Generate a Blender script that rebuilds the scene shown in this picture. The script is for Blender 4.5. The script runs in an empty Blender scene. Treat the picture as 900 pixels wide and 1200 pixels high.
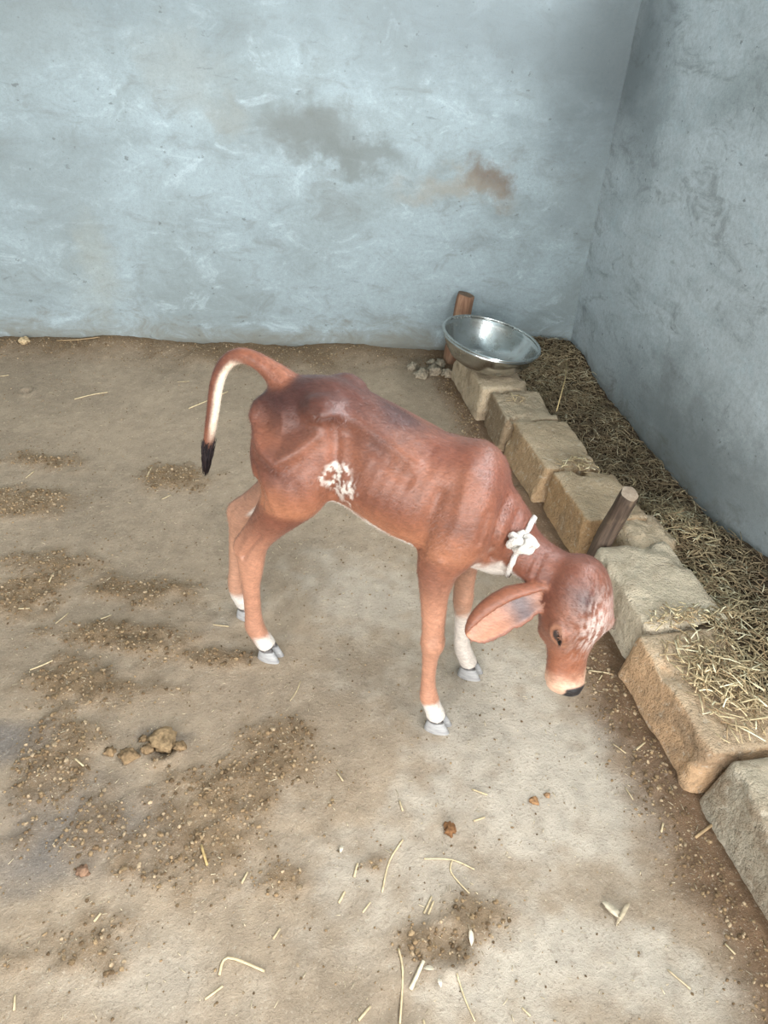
import bpy, bmesh, math, random
import numpy as np
from mathutils import Vector, Matrix, kdtree
from mathutils.bvhtree import BVHTree

random.seed(7)
rng = np.random.default_rng(11)
SC = bpy.context.scene
COL = SC.collection

# ------------------------------------------------------------------ camera
F_PX, CAM_H = 867.0, 1.42
PITCH, ROLL = math.radians(35.0), math.radians(4.0)
fwd = np.array([0, math.cos(PITCH), -math.sin(PITCH)])
_r0 = np.array([1.0, 0, 0]); _u0 = np.cross(_r0, fwd)
rgt = math.cos(ROLL) * _r0 + math.sin(ROLL) * _u0
upv = np.cross(rgt, fwd)
CAM = np.array([0, 0, CAM_H])
cam_d = bpy.data.cameras.new('camera')
cam_d.sensor_fit = 'VERTICAL'; cam_d.sensor_height = 36.0
cam_d.lens = F_PX / 1200.0 * 36.0; cam_d.clip_start = 0.02
cam = bpy.data.objects.new('camera', cam_d); COL.objects.link(cam)
M = Matrix.Identity(4)
for i in range(3):
    M[i][0] = rgt[i]; M[i][1] = upv[i]; M[i][2] = -fwd[i]; M[i][3] = CAM[i]
cam.matrix_world = M
SC.camera = cam

# ------------------------------------------------------------------ world, lights, exposure
SC.view_settings.view_transform = 'Standard'
SC.view_settings.look = 'None'
SC.view_settings.gamma = 1.0
SC.view_settings.use_curve_mapping = False
SC.view_settings.exposure = 0.45
W = bpy.data.worlds.new('overcast_sky'); SC.world = W; W.use_nodes = True
W.node_tree.nodes['Background'].inputs[0].default_value = (0.80, 0.90, 1.0, 1)
W.node_tree.nodes['Background'].inputs[1].default_value = 1.0


def area(name, loc, target, sx, sy, power, col):
    l = bpy.data.lights.new(name, 'AREA'); l.shape = 'RECTANGLE'
    l.size = sx; l.size_y = sy; l.energy = power; l.color = col
    o = bpy.data.objects.new(name, l); COL.objects.link(o)
    o.location = loc
    o.rotation_euler = (Vector(target) - Vector(loc)).to_track_quat('-Z', 'Y' if sx > sy or abs(loc[0] - target[0]) < 1.5 else 'X').to_euler()
    return o


# daylight entering by the two open bays of the shed front behind the camera and over the top of the right-hand wall, below the roof
area('left_bay_daylight', (-1.75, -3.6, 1.45), (-0.6, 3.0, .9), 2.2, 2.3, 185, (1.0, 0.99, 0.97))
area('right_bay_daylight', (1.35, -3.6, 1.45), (0.4, 3.0, .9), 1.7, 2.3, 140, (1.0, 0.99, 0.97))
area('right_eaves_daylight', (1.50, 1.00, 2.10), (-.35, 1.0, 0.70), .62, 3.4, 150, (0.93, 0.97, 1.0))


# ------------------------------------------------------------------ helpers
def ray(x, y):
    d = fwd * F_PX + rgt * (x - 450.0) - upv * (y - 600.0)
    return d / np.linalg.norm(d)


def at(x, y, z=0.0):
    """point at height z seen at photograph position x, y"""
    d = ray(x, y)
    return CAM + d * ((z - CAM_H) / d[2])


def _hash(ix, iy, iz):
    n = (ix.astype(np.int64) * 374761393 + iy.astype(np.int64) * 668265263 + iz.astype(np.int64) * 2147483647) & 0xFFFFFFFF
    n = ((n ^ (n >> 13)) * 1274126177) & 0xFFFFFFFF
    n = ((n ^ (n >> 16)) * 2246822519) & 0xFFFFFFFF
    return ((n ^ (n >> 15)) & 0xFFFFFF) / float(0xFFFFFF)


def vn(p):
    """value noise 0..1, p (N,3)"""
    p = np.asarray(p, float); i = np.floor(p); f = p - i
    f = f * f * (3 - 2 * f); i = i.astype(np.int64)
    out = 0
    for a in (0, 1):
        wx = f[:, 0] if a else 1 - f[:, 0]
        for b in (0, 1):
            wy = f[:, 1] if b else 1 - f[:, 1]
            for c in (0, 1):
                wz = f[:, 2] if c else 1 - f[:, 2]
                out = out + wx * wy * wz * _hash(i[:, 0] + a, i[:, 1] + b, i[:, 2] + c)
    return out


def fbm(p, o=4):
    p = np.asarray(p, float); r = 0; a = 0.5; t = 0
    for k in range(o):
        r = r + a * vn(p * (2 ** k) + 17.3 * k); t += a; a *= 0.5
    return r / t


def sstep(a, b, x):
    t = np.clip((x - a) / (b - a), 0, 1)
    return t * t * (3 - 2 * t)


def lin(r, g, b):
    c = np.array([r, g, b]) / 255.0
    return np.where(c <= 0.04045, c / 12.92, ((c + 0.055) / 1.055) ** 2.4)


def mesh(name, v, f, mat=None, parent=None, smooth=True, cols=None):
    me = bpy.data.meshes.new(name)
    me.from_pydata([tuple(map(float, p)) for p in v], [], [tuple(map(int, q)) for q in f])
    if smooth:
        me.polygons.foreach_set('use_smooth', [True] * len(me.polygons))
    if cols is not None:
        at_ = me.color_attributes.new('col', 'FLOAT_COLOR', 'POINT')
        c4 = np.ones((len(v), 4), np.float32); c4[:, :3] = cols
        at_.data.foreach_set('color', c4.ravel())
    me.update()
    o = bpy.data.objects.new(name, me); COL.objects.link(o)
    if mat: me.materials.append(mat)
    if parent: o.parent = parent
    return o


def tag(o, label=None, cat=None, group=None, kind=None):
    if label: o['label'] = label
    if cat: o['category'] = cat
    if group: o['group'] = group
    if kind: o['kind'] = kind
    return o


def empty(name, loc=(0, 0, 0), rz=0):
    o = bpy.data.objects.new(name, None); COL.objects.link(o)
    o.location = loc; o.rotation_euler = (0, 0, rz); o.empty_display_size = 0.1
    return o


class NT:
    """small node-tree writer"""
    def __init__(s, name):
        s.m = bpy.data.materials.new(name); s.m.use_nodes = True
        s.t = s.m.node_tree; s.b = s.t.nodes['Principled BSDF']

    def n(s, typ, ins=None, **kw):
        k = s.t.nodes.new('ShaderNode' + typ)
        for a, v in kw.items(): setattr(k, a, v)
        for a, v in (ins or {}).items(): s.set(k.inputs[a], v)
        return k

    def set(s, sock, v):
        if isinstance(v, bpy.types.NodeSocket): s.t.links.new(v, sock)
        elif isinstance(v, (tuple, list, np.ndarray)):
            v = tuple(map(float, v))
            sock.default_value = v if len(v) == len(sock.default_value) else v + (1.0,)
        else: sock.default_value = v

    def P(s, **kw):
        for a, v in kw.items(): s.set(s.b.inputs[a.replace('_', ' ')], v)

    def noise(s, vec, scale, detail=4, rough=0.55, dist=0.0):
        return s.n('TexNoise', {'Vector': vec, 'Scale': scale, 'Detail': detail, 'Roughness': rough, 'Distortion': dist}).outputs['Fac']

    def ramp(s, fac, a, b, c0=0.0, c1=1.0):
        k = s.n('MapRange', {'Value': fac, 'From Min': a, 'From Max': b, 'To Min': c0, 'To Max': c1}, interpolation_type='SMOOTHSTEP')
        return k.outputs[0]

    def mix(s, fac, a, b, mode='MIX'):
        k = s.n('Mix', data_type='RGBA', blend_type=mode)
        s.set(k.inputs[0], fac); s.set(k.inputs[6], a); s.set(k.inputs[7], b)
        return k.outputs[2]

    def math(s, op, a, b=0.0):
        k = s.n('Math', operation=op); s.set(k.inputs[0], a); s.set(k.inputs[1], b)
        return k.outputs[0]

    def mapv(s, vec, scale=(1, 1, 1), loc=(0, 0, 0), rot=(0, 0, 0)):
        return s.n('Mapping', {'Vector': vec, 'Scale': scale, 'Location': loc, 'Rotation': rot}).outputs[0]

    def obj(s):
        return s.n('TexCoord').outputs['Object']

    def bump(s, h, strength=0.3, dist=0.01, nrm=None):
        k = s.n('Bump', {'Height': h, 'Strength': strength, 'Distance': dist})
        if nrm is not None: s.set(k.inputs['Normal'], nrm)
        return k.outputs[0]


def attr_mat(name, rough=0.8, var=0.25, scale=60, bump=0.3, bdist=0.003, spec=0.3):
    t = NT(name); o = t.obj()
    c = t.n('Attribute', attribute_name='col').outputs['Color']
    n1 = t.noise(o, scale, 4)
    cc = t.mix(1.0, c, t.n('CombineColor', {0: t.ramp(n1, .3, .7, 1 - var, 1 + var), 1: t.ramp(n1, .3, .7, 1 - var, 1 + var), 2: t.ramp(n1, .3, .7, 1 - var, 1 + var)}).outputs[0], 'MULTIPLY')
    t.P(Base_Color=cc, Roughness=rough, Specular_IOR_Level=spec, Normal=t.bump(n1, bump, bdist))
    return t.m


# ------------------------------------------------------------------ room plan
CORNER = np.array([0.845, 3.475])
BW_DIR = np.array([0.839 + 1.819, 3.473 - 3.167]); BW_DIR /= np.linalg.norm(BW_DIR)     # along the back wall, to the right
RW_DIR = np.array([0.140, -0.880]); RW_DIR /= np.linalg.norm(RW_DIR)                    # along the right wall, towards the camera
BW_N = np.array([-BW_DIR[1], BW_DIR[0]])           # out of the room, behind the back wall
RW_N = np.array([-RW_DIR[1], RW_DIR[0]])           # out of the room, beyond the right wall
KO = np.array([0.3613, 2.7526]); KD = np.array([0.21028, -0.97764]); KM = np.array([0.97764, 0.21028])   # low stone wall frame
WALL_H = 2.45


def dist_back(x, y): return -((x - CORNER[0]) * BW_N[0] + (y - CORNER[1]) * BW_N[1])
def km(x, y): return (x - KO[0]) * KD[0] + (y - KO[1]) * KD[1], (x - KO[0]) * KM[0] + (y - KO[1]) * KM[1]
def kp(k, m, z): return np.array([*(KO + KD * k + KM * m), z])


# ------------------------------------------------------------------ plaster walls
def wall_mat(name, stains_shade, base, patch, seed, damp):
    t = NT(name); o = t.obj()
    o2 = t.mapv(o, loc=(seed, seed * 2, seed))
    big = t.noise(o2, 1.6, 6, .6, .6)
    streak = t.noise(t.mapv(o2, scale=(3.0, 6.0, 10.0), rot=(0, -0.22, 0)), 1.0, 7, .62, .8)
    fine = t.noise(o2, 60, 5, .7)
    mid = t.noise(t.mapv(o2, scale=(6, 6, 11)), 1.0, 9, .74, .7)
    c = t.mix(t.ramp(big, .42, .66), base, patch)
    c = t.mix(t.math('MULTIPLY', t.ramp(streak, .46, .72), .30), c, lin(112, 121, 123))
    c = t.mix(t.math('MULTIPLY', t.ramp(mid, .50, .68), .60), c, lin(118, 122, 120))
    c = t.mix(t.math('MULTIPLY', t.ramp(mid, .48, .32), .55), c, lin(178, 192, 197))
    sep = t.n('SeparateXYZ', {0: o})
    warp = t.n('VectorMath', {0: t.n('TexNoise', {'Vector': o, 'Scale': 5.0, 'Detail': 6, 'Roughness': .65}).outputs['Color'], 1: (.5, .5, .5)}, operation='SUBTRACT').outputs[0]
    warp = t.n('VectorMath', {0: warp, 1: (.42, 0, .42)}, operation='MULTIPLY').outputs[0]
    ow = t.n('VectorMath', {0: o, 1: warp}, operation='ADD').outputs[0]
    for (cx, cz, rx, rz, colr, amt, soft) in stains_shade:
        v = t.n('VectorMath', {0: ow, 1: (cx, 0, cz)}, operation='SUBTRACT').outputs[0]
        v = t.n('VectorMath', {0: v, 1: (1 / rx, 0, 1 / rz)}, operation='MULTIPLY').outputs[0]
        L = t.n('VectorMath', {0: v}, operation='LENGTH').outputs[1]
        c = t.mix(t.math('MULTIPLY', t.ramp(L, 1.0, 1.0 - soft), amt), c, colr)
    # mud splashed along the foot of the wall
    zz = sep.outputs[2]
    spl = t.math('ADD', t.math('MULTIPLY', zz, -5.0), t.math('MULTIPLY', mid, 2.0))
    c = t.mix(t.math('MULTIPLY', t.ramp(spl, .15, .95), damp), c, lin(120, 116, 104))
    spk = t.noise(t.mapv(o2, scale=(26, 26, 34)), 1.0, 3, .6)
    c = t.mix(t.math('MULTIPLY', t.ramp(spk, .67, .74), .6), c, lin(84, 86, 84))
    scuff = t.noise(t.mapv(o2, scale=(9, 9, 30), rot=(0, .5, 0)), 1.0, 5, .7, .6)
    c = t.mix(t.math('MULTIPLY', t.ramp(scuff, .64, .72), .5), c, lin(96, 101, 102))
    gr = t.noise(o2, 210, 3, .6)
    c = t.mix(t.ramp(gr, .50, .75, 0.0, .35), c, lin(100, 108, 110))
    c = t.mix(t.ramp(fine, .3, .7, 0.0, .30), c, lin(118, 124, 124))
    h = t.math('ADD', t.math('MULTIPLY', fine, .16), t.math('ADD', t.math('MULTIPLY', streak, .8), t.math('MULTIPLY', mid, .6)))
    t.P(Base_Color=c, Roughness=.86, Specular_IOR_Level=.25, Normal=t.bump(h, .4, .009))
    return t.m


def wall_grid(name, x0, x1, z0, z1, step, mat, loc, rz, amp, seed):
    nx = max(2, int((x1 - x0) / step)); nz = max(2, int((z1 - z0) / step))
    xs = np.linspace(x0, x1, nx + 1); zs = np.linspace(z0, z1, nz + 1)
    X, Z = np.meshgrid(xs, zs)
    p = np.stack([X.ravel(), np.full(X.size, seed), Z.ravel()], 1)
    d = (fbm(p * 2.3, 4) - .5) * amp + (fbm(p * 11, 3) - .5) * amp * .25
    v = [(a, -b, c) for a, b, c in zip(p[:, 0], d, p[:, 2])]
    n = len(v)
    f = []
    for j in range(nz):
        for i in range(nx):
            a = j * (nx + 1) + i; f.append((a, a + 1, a + nx + 2, a + nx + 1))
    # thickness: a back sheet and a rim
    T = .2
    v += [(x0, T, z0), (x1, T, z0), (x1, T, z1), (x0, T, z1)]
    f.append((n + 1, n, n + 3, n + 2))
    bot = [i for i in range(nx + 1)]; top = [nz * (nx + 1) + i for i in range(nx + 1)]
    lef = [j * (nx + 1) for j in range(nz + 1)]; rig = [j * (nx + 1) + nx for j in range(nz + 1)]
    f.append(tuple(bot[::-1]) + (n, n + 1)); f.append(tuple(top) + (n + 2, n + 3))
    f.append(tuple(lef) + (n + 3, n)); f.append(tuple(rig[::-1]) + (n + 1, n + 2))
    o = mesh(name, v, f, mat, smooth=True)
    o.location = loc; o.rotation_euler = (0, 0, rz)
    return tag(o, kind='structure')


bw_ang = math.atan2(BW_DIR[1], BW_DIR[0])
# back wall: local x runs left (negative) to the corner (0), local y outward
back_stains_shade = [
    (-0.50, .80, .15, .13, lin(112, 96, 82), .9, .6), (-0.64, .74, .38, .10, lin(142, 136, 124), .65, .8),
    (-1.26, .95, .36, .17, lin(104, 107, 103), .8, .8), (-1.05, .86, .34, .10, lin(102, 106, 102), .7, .7),
    (-1.75, 1.12, .24, .20, lin(138, 143, 140), .6, .8), (-1.60, .98, .12, .12, lin(132, 134, 128), .55, .7),
    (-.02, 1.20, .50, .60, lin(92, 100, 103), .85, .9), (-.55, 1.35, 1.1, .36, lin(104, 111, 113), .75, .9), (-1.9, 1.45, 1.3, .40, lin(112, 121, 123), .7, .95), (-2.3, .75, .4, .5, lin(128, 138, 140), .5, .9),  # dark corner and dark upper wall: shade painted into the plaster colour
    (-2.3, 1.25, .35, .25, lin(128, 136, 136), .55, .8), (-.1, .70, .18, .22, lin(118, 126, 128), .5, .8),
    (-2.2, .35, .16, .3, lin(150, 152, 142), .4, .8)]
wall_grid('wall_back', -4.3, 0.25, 0, WALL_H, .05, wall_mat('plaster_back', back_stains_shade, lin(150, 163, 167), lin(132, 142, 143), 3.1, .8),
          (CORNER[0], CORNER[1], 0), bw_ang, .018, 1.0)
rw_ang = math.atan2(RW_DIR[1], RW_DIR[0])
right_stains_shade = [(.10, 1.25, .42, .55, lin(96, 104, 107), .8, .9), (.35, 1.02, .22, .35, lin(122, 130, 132), .6, .9),  # corner patch is shade painted into the plaster
                (1.25, .18, 1.3, .34, lin(104, 108, 106), .75, .9), (.95, 1.25, .5, .12, lin(138, 148, 148), .5, .8)]  # long strip at the foot: slight dirt plus painted shade
wall_grid('wall_right', -0.25, 5.32, 0, 1.72, .05, wall_mat('plaster_right', right_stains_shade, lin(194, 203, 207), lin(180, 188, 191), 8.7, .5),
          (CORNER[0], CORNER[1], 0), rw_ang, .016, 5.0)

# parts of the shed that lie outside the picture and let the daylight in
plain = NT('plaster_plain'); plain.P(Base_Color=lin(160, 172, 174), Roughness=.9)


def slab(name, x0, x1, y0, y1, z0, z1, mat, holes=()):
    bm = bmesh.new()
    bmesh.ops.create_cube(bm, size=1.0)
    for v in bm.verts:
        v.co = Vector((x0 + (v.co.x + .5) * (x1 - x0), y0 + (v.co.y + .5) * (y1 - y0), z0 + (v.co.z + .5) * (z1 - z0)))
    me = bpy.data.meshes.new(name); bm.to_mesh(me); bm.free(); me.materials.append(mat)
    o = bpy.data.objects.new(name, me); COL.objects.link(o)
    return tag(o, kind='structure')


def boxes(name, lst, mat):
    v, f = [], []
    for (x0, x1, y0, y1, z0, z1) in lst:
        b = len(v)
        v += [(x0, y0, z0), (x1, y0, z0), (x1, y1, z0), (x0, y1, z0), (x0, y0, z1), (x1, y0, z1), (x1, y1, z1), (x0, y1, z1)]
        f += [tuple(b + i for i in q) for q in ((3, 2, 1, 0), (4, 5, 6, 7), (0, 1, 5, 4), (1, 2, 6, 5), (2, 3, 7, 6), (3, 0, 4, 7))]
    return tag(mesh(name, v, f, mat, smooth=False), kind='structure')


slab('wall_left', -3.55, -3.35, -1.9, 3.2, 0, WALL_H, plain.m)
boxes('wall_front', [(-3.4, -2.6, -1.9, -1.7, 0, 2.3), (-.25, .10, -1.9, -1.7, 0, 2.3), (-3.4, 1.9, -1.9, -1.7, 2.3, WALL_H)], plain.m)  # middle pier added out of view to split the daylight mirrored in the bowl
slab('ceiling', -3.6, 1.95, -1.95, 3.9, WALL_H + .005, WALL_H + .12, plain.m)


# ------------------------------------------------------------------ dirt floor
def seg_d(x, y, a, b):
    a = np.array(a[:2]); b = np.array(b[:2]); d = b - a; L = d @ d
    t = np.clip(((x - a[0]) * d[0] + (y - a[1]) * d[1]) / L, 0, 1)
    return np.hypot(x - a[0] - t * d[0], y - a[1] - t * d[1])


def blob(x, y, px, py, rx, ry, soft=.95):
    """patch of ground whose middle shows at px,py; radii in metres (across, away), ragged edge"""
    c = at(px, py)
    n = fbm(np.stack([x * 5, y * 5, np.full_like(x, px * .01)], 1), 4) - .5
    n2 = fbm(np.stack([x * 24, y * 24, np.full_like(x, py * .01)], 1), 3) - .5
    r = np.hypot((x - c[0]) / rx, (y - c[1]) / ry) + n * 1.7 + n2 * 1.0 - .08
    return sstep(1.0, 1.0 - soft, r)


CRUMB_PATCH = [(270, 925, .25, .19), (200, 880, .14, .08), (330, 890, .12, .10), (250, 985, .2, .12), (60, 660, .2, .12), (110, 800, .2, .1), (60, 900, .10, .18), (115, 960, .07, .10), (40, 690, .12, .12), (160, 690, .22, .09),
               (250, 770, .14, .05), (210, 560, .18, .10), (60, 540, .25, .08), (520, 1110, .09, .06), (90, 1110, .20, .08), (560, 1080, .09, .06),
               (330, 1030, .08, .06), (140, 745, .22, .07), (20, 590, .2, .1), (440, 1010, .05, .05), (150, 1000, .06, .06), (330, 860, .1, .05)]


def floor_masks(x, y):
    k, m = km(x, y)
    n = fbm(np.stack([x * 6, y * 6, 0 * x + 3.3], 1), 4) - .5
    crumb = np.zeros_like(x)
    for px, py, rx, ry in CRUMB_PATCH: crumb = np.maximum(crumb, blob(x, y, px, py, rx, ry))
    kerb = sstep(-.20, -.05, m + n * .12) * sstep(.12, .0, m) * sstep(-.9, -.3, k)
    kerb = np.maximum(kerb * sstep(-.5, 1.2, k + n), sstep(-.16, -.03, m + n * .1) * (m < .1) * .9)
    db = dist_back(x, y)
    bank = sstep(.30, .02, db + n * .3) * sstep(.55, -.3, x)
    damp = np.maximum.reduce([blob(x, y, 70, 975, .24, .17, 1.3), blob(x, y, 200, 865, .12, .06, .8) * .8, blob(x, y, 20, 870, .16, .07, 1.2), blob(x, y, 150, 960, .18, .14, 1.3) * .9])
    pale = np.maximum.reduce([blob(x, y, 640, 900, .34, .42, .95), blob(x, y, 650, 1120, .32, .18, .95), blob(x, y, 430, 700, .34, .34, .95) * .7, blob(x, y, 420, 1020, .26, .22, .95) * .7, blob(x, y, 560, 800, .28, .28, .95) * .9, blob(x, y, 200, 1150, .25, .12, .95) * .5])
    return crumb, kerb, bank, damp, pale


HOLES = [(526, 1108, .030, .010), (30, 458, .02, .012), (190, 878, .025, .012), (460, 1185, .03, .006)]


def floor_z(x, y, masks=None):
    x = np.atleast_1d(np.asarray(x, float)); y = np.atleast_1d(np.asarray(y, float))
    crumb, kerb, bank, damp, pale = masks or floor_masks(x, y)
    P = np.stack([x, y, 0 * x], 1)
    z = (fbm(P * 3.0, 3) - .5) * .010
    rough = .25 + 1.3 * crumb + 1.2 * kerb + 1.1 * bank - .3 * damp
    z = z + (fbm(P * 26, 3) - .5) * .008 * rough + (np.abs(fbm(P * 75 + 9, 2) - .5)) * .007 * rough
    z = z + crumb * .006 + kerb * .010 * fbm(P * 9, 2) + bank * .065 * fbm(P * 4 + 5, 3) * sstep(.3, 0, dist_back(x, y))
    for px, py, r, dp in HOLES:
        c = at(px, py); d = np.hypot(x - c[0], (y - c[1]) * 1.0) / r
        z = z - dp * np.exp(-d ** 2) + dp * .7 * np.exp(-((d - 1.5) / .45) ** 2)
    return z - .004




xs = np.concatenate([np.linspace(-3.4, -2.1, 20), np.linspace(-2.09, 1.45, 430), np.linspace(1.5, 1.9, 4)])
ys = np.concatenate([np.linspace(-1.8, 0.3, 24), np.linspace(.31, 1.9, 210), np.linspace(1.91, 3.75, 150)])
X, Y = np.meshgrid(xs, ys); fx, fy = X.ravel(), Y.ravel()
FM = floor_masks(fx, fy); fzv = floor_z(fx, fy, FM)
crumb, kerb, bank, damp, pale = FM
P3 = np.stack([fx, fy, 0 * fx], 1)
n1 = fbm(P3 * 4 + 2, 4)[:, None]; n2 = fbm(P3 * 40, 3)[:, None]
fc = lin(156, 138, 117) * (0.75 + .5 * n1)
fc = fc + (lin(186, 174, 158) - fc) * (pale * .9)[:, None]
fc = fc + (lin(124, 101, 75) - fc) * (crumb * .85)[:, None]
fc = fc + (lin(110, 103, 98) - fc) * (damp * (1 - .6 * crumb) * .85)[:, None]
fc = fc + (lin(106, 80, 58) - fc) * (kerb * .9)[:, None]
fc = fc + (lin(100, 80, 58) - fc) * (bank * .9)[:, None]
fc = fc * (.8 + .4 * n2)
nx, ny = len(xs), len(ys)


def on_grid(a, x, y):
    """value of a per-vertex floor quantity at x, y"""
    x = np.atleast_1d(np.asarray(x, float)); y = np.atleast_1d(np.asarray(y, float)); a = a.reshape(ny, nx)
    i = np.clip(np.searchsorted(xs, x) - 1, 0, nx - 2); j = np.clip(np.searchsorted(ys, y) - 1, 0, ny - 2)
    u = (x - xs[i]) / (xs[i + 1] - xs[i]); w = (y - ys[j]) / (ys[j + 1] - ys[j])
    return a[j, i] * (1 - u) * (1 - w) + a[j, i + 1] * u * (1 - w) + a[j + 1, i] * (1 - u) * w + a[j + 1, i + 1] * u * w


def fz(x, y): return float(on_grid(fzv, x, y)[0])


ff = [(j * nx + i, j * nx + i + 1, (j + 1) * nx + i + 1, (j + 1) * nx + i) for j in range(ny - 1) for i in range(nx - 1)]


def floor_mat():
    t = NT('packed_dirt'); o = t.obj()
    c = t.n('Attribute', attribute_name='col').outputs['Color']
    n1 = t.noise(o, 130, 5, .7); n2 = t.noise(o, 420, 3, .6); n3 = t.noise(o, 38, 5, .65)
    c = t.mix(t.math('MULTIPLY', t.ramp(n1, .56, .68), .45), c, lin(100, 84, 68))
    c = t.mix(t.math('MULTIPLY', t.ramp(n1, .44, .32), .35), c, lin(196, 184, 166))
    c = t.mix(t.math('MULTIPLY', t.ramp(n3, .60, .72), .4), c, lin(118, 100, 82))
    c = t.mix(t.math('MULTIPLY', t.ramp(n2, .62, .72), .4), c, lin(228, 216, 190))
    h = t.math('ADD', t.math('MULTIPLY', n1, 1.0), t.math('ADD', t.math('MULTIPLY', n2, .4), n3))
    t.P(Base_Color=c, Roughness=.9, Specular_IOR_Level=.2, Normal=t.bump(h, .7, .007))
    return t.m


tag(mesh('floor', np.stack([fx, fy, fzv], 1), ff, floor_mat(), cols=fc), kind='structure')

# ------------------------------------------------------------------ low stone wall
def stone_mat():
    t = NT('rough_stone'); o = t.n('TexCoord').outputs['Object']
    oi = t.n('ObjectInfo'); base = oi.outputs['Color']
    shift = t.n('VectorMath', {0: o, 1: oi.outputs['Location']}, operation='ADD').outputs[0]
    n1 = t.noise(shift, 7, 6, .65, .5); n2 = t.noise(shift, 45, 5, .7); n3 = t.noise(shift, 160, 3, .6)
    c = t.mix(t.ramp(n1, .45, .7, 0, .75), base, lin(150, 128, 104))
    c = t.mix(t.ramp(n2, .54, .7, 0, .55), c, lin(132, 112, 88))
    c = t.mix(t.ramp(n2, .46, .32, 0, .5), c, lin(226, 214, 194))
    # loose dust and chaff settle on upward faces
    up = t.n('SeparateXYZ', {0: t.n('NewGeometry').outputs['Normal']}).outputs[2]
    dust = t.math('MULTIPLY', t.ramp(up, .45, .9), t.ramp(n1, .75, .35, .35, .9))
    c = t.mix(t.math('MULTIPLY', dust, .7), c, lin(206, 187, 160))
    c = t.mix(t.ramp(n3, .62, .75, 0, .4), c, lin(104, 90, 74))
    h = t.math('ADD', t.math('MULTIPLY', n2, .8), t.math('ADD', t.math('MULTIPLY', n3, .3), n1))
    t.P(Base_Color=c, Roughness=.9, Specular_IOR_Level=.2, Normal=t.bump(h, 1.0, .022))
    return t.m


STONE = stone_mat()


def block_mesh(corners_b, corners_t, r, seed, rough=.008, N=21):
    """rounded, chipped stone: bottom and top rings of four (k,m,z) corners"""
    B = np.array([kp(*c) for c in corners_b]); T = np.array([kp(*c) for c in corners_t])
    size = np.array([np.linalg.norm(T[1] - T[0]) + np.linalg.norm(T[2] - T[3]), np.linalg.norm(T[3] - T[0]) + np.linalg.norm(T[2] - T[1]), 2 * np.mean(T[:, 2] - B[:, 2])]) / 2
    bm = bmesh.new(); bmesh.ops.create_cube(bm, size=2.0)
    bmesh.ops.subdivide_edges(bm, edges=bm.edges[:], cuts=N, use_grid_fill=True)
    co = np.array([v.co[:] for v in bm.verts]); fs = [[v.index for v in f.verts] for f in bm.faces]; bm.free()
    h = size / 2; p = co * h
    q = np.clip(p, -(h - r), h - r); dlt = p - q; L = np.linalg.norm(dlt, axis=1, keepdims=True)
    p = np.where(L > 1e-9, q + dlt / np.maximum(L, 1e-9) * np.minimum(L, r), p)
    u = p / h * .5 + .5
    a, b, c = u[:, :1], u[:, 1:2], u[:, 2:]
    bl = lambda Q: Q[0] * (1 - a) * (1 - b) + Q[1] * a * (1 - b) + Q[2] * a * b + Q[3] * (1 - a) * b
    w = bl(B) * (1 - c) + bl(T) * c
    cen = w.mean(0); nrm = p / np.maximum(np.linalg.norm(p / h, axis=1, keepdims=True), 1e-6) / h
    nrm /= np.linalg.norm(nrm, axis=1, keepdims=True) + 1e-9
    s = seed * 7.7
    dsp = (fbm(w * 7 + s, 3) - .5) * 3.2 * rough + (fbm(w * 24 + s, 3) - .5) * 1.6 * rough + (fbm(w * 60 + s, 2) - .5) * 1.3 * rough
    edge = np.sort(np.abs(co), axis=1)[:, 1]
    chip = sstep(.62, 1, edge) * sstep(.50, .72, fbm(w * 11 + s + 40, 3)) * .030
    w = w + nrm * (dsp - chip)[:, None]
    return w, fs


root = empty('low_stone_wall', (*(KO + KD * .8 + KM * .1), 0))
tag(root, 'low wall of rough tan stone blocks beside the straw-filled trough', 'low wall')
BL = [  # k0,k1, m0,m1 at top; top z far/near; colour; side lean
    (-.42, .03, .005, .200, .150, .148, (208, 186, 156)),
    (.03, .285, .020, .215, .142, .140, (154, 132, 106)),
    (.285, .635, .040, .245, .145, .142, (188, 156, 120)),
    (.64, .945, .060, .275, .142, .146, (186, 150, 110)),
    (1.055, 1.400, .040, .270, .150, .148, (226, 210, 184)),
    (1.405, 1.775, .000, .225, .142, .138, (210, 172, 134)),
    (1.785, 2.10, .015, .225, .145, .142, (184, 172, 152)),
    (2.105, 2.45, .010, .225, .14, .14, (190, 174, 148)),
    (2.455, 2.80, .010, .225, .14, .14, (190, 174, 148))]
for i, (k0, k1, m0, m1, za, zb, c) in enumerate(BL):
    j = lambda s=.012: random.uniform(-s, s)
    Tt = [(k0 + .006 + j(.004), m0 + j(), za), (k1 - .006 + j(.004), m0 + j(), zb), (k1 - .006 + j(.004), m1 + j(), zb + j(.006)), (k0 + .006 + j(.004), m1 + j(), za + j(.006))]
    Bb = [(k0, m0 - .022 + j(.006), -.04), (k1, m0 - .022 + j(.006), -.04), (k1, m1 + .02, -.04), (k0, m1 + .02, -.04)]
    v, f = block_mesh(Bb, Tt, .013, i + 1, .0075)
    loc = np.array(root.location); o = mesh('stone_block', v - loc, f, STONE, root)
    o.color = (*lin(*c), 1)
# lump of mortar packed behind the stake, between two blocks
v, f = block_mesh([(.93, .13, -.03), (1.075, .13, -.03), (1.075, .34, -.03), (.93, .34, -.03)],
                  [(.89, .16, .135), (1.07, .15, .132), (1.06, .305, .142), (.90, .305, .15)], .035, 21, .012)
o = mesh('mortar_lump', v - np.array(root.location), f, STONE, root); o.color = (*lin(206, 180, 148), 1)


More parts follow.
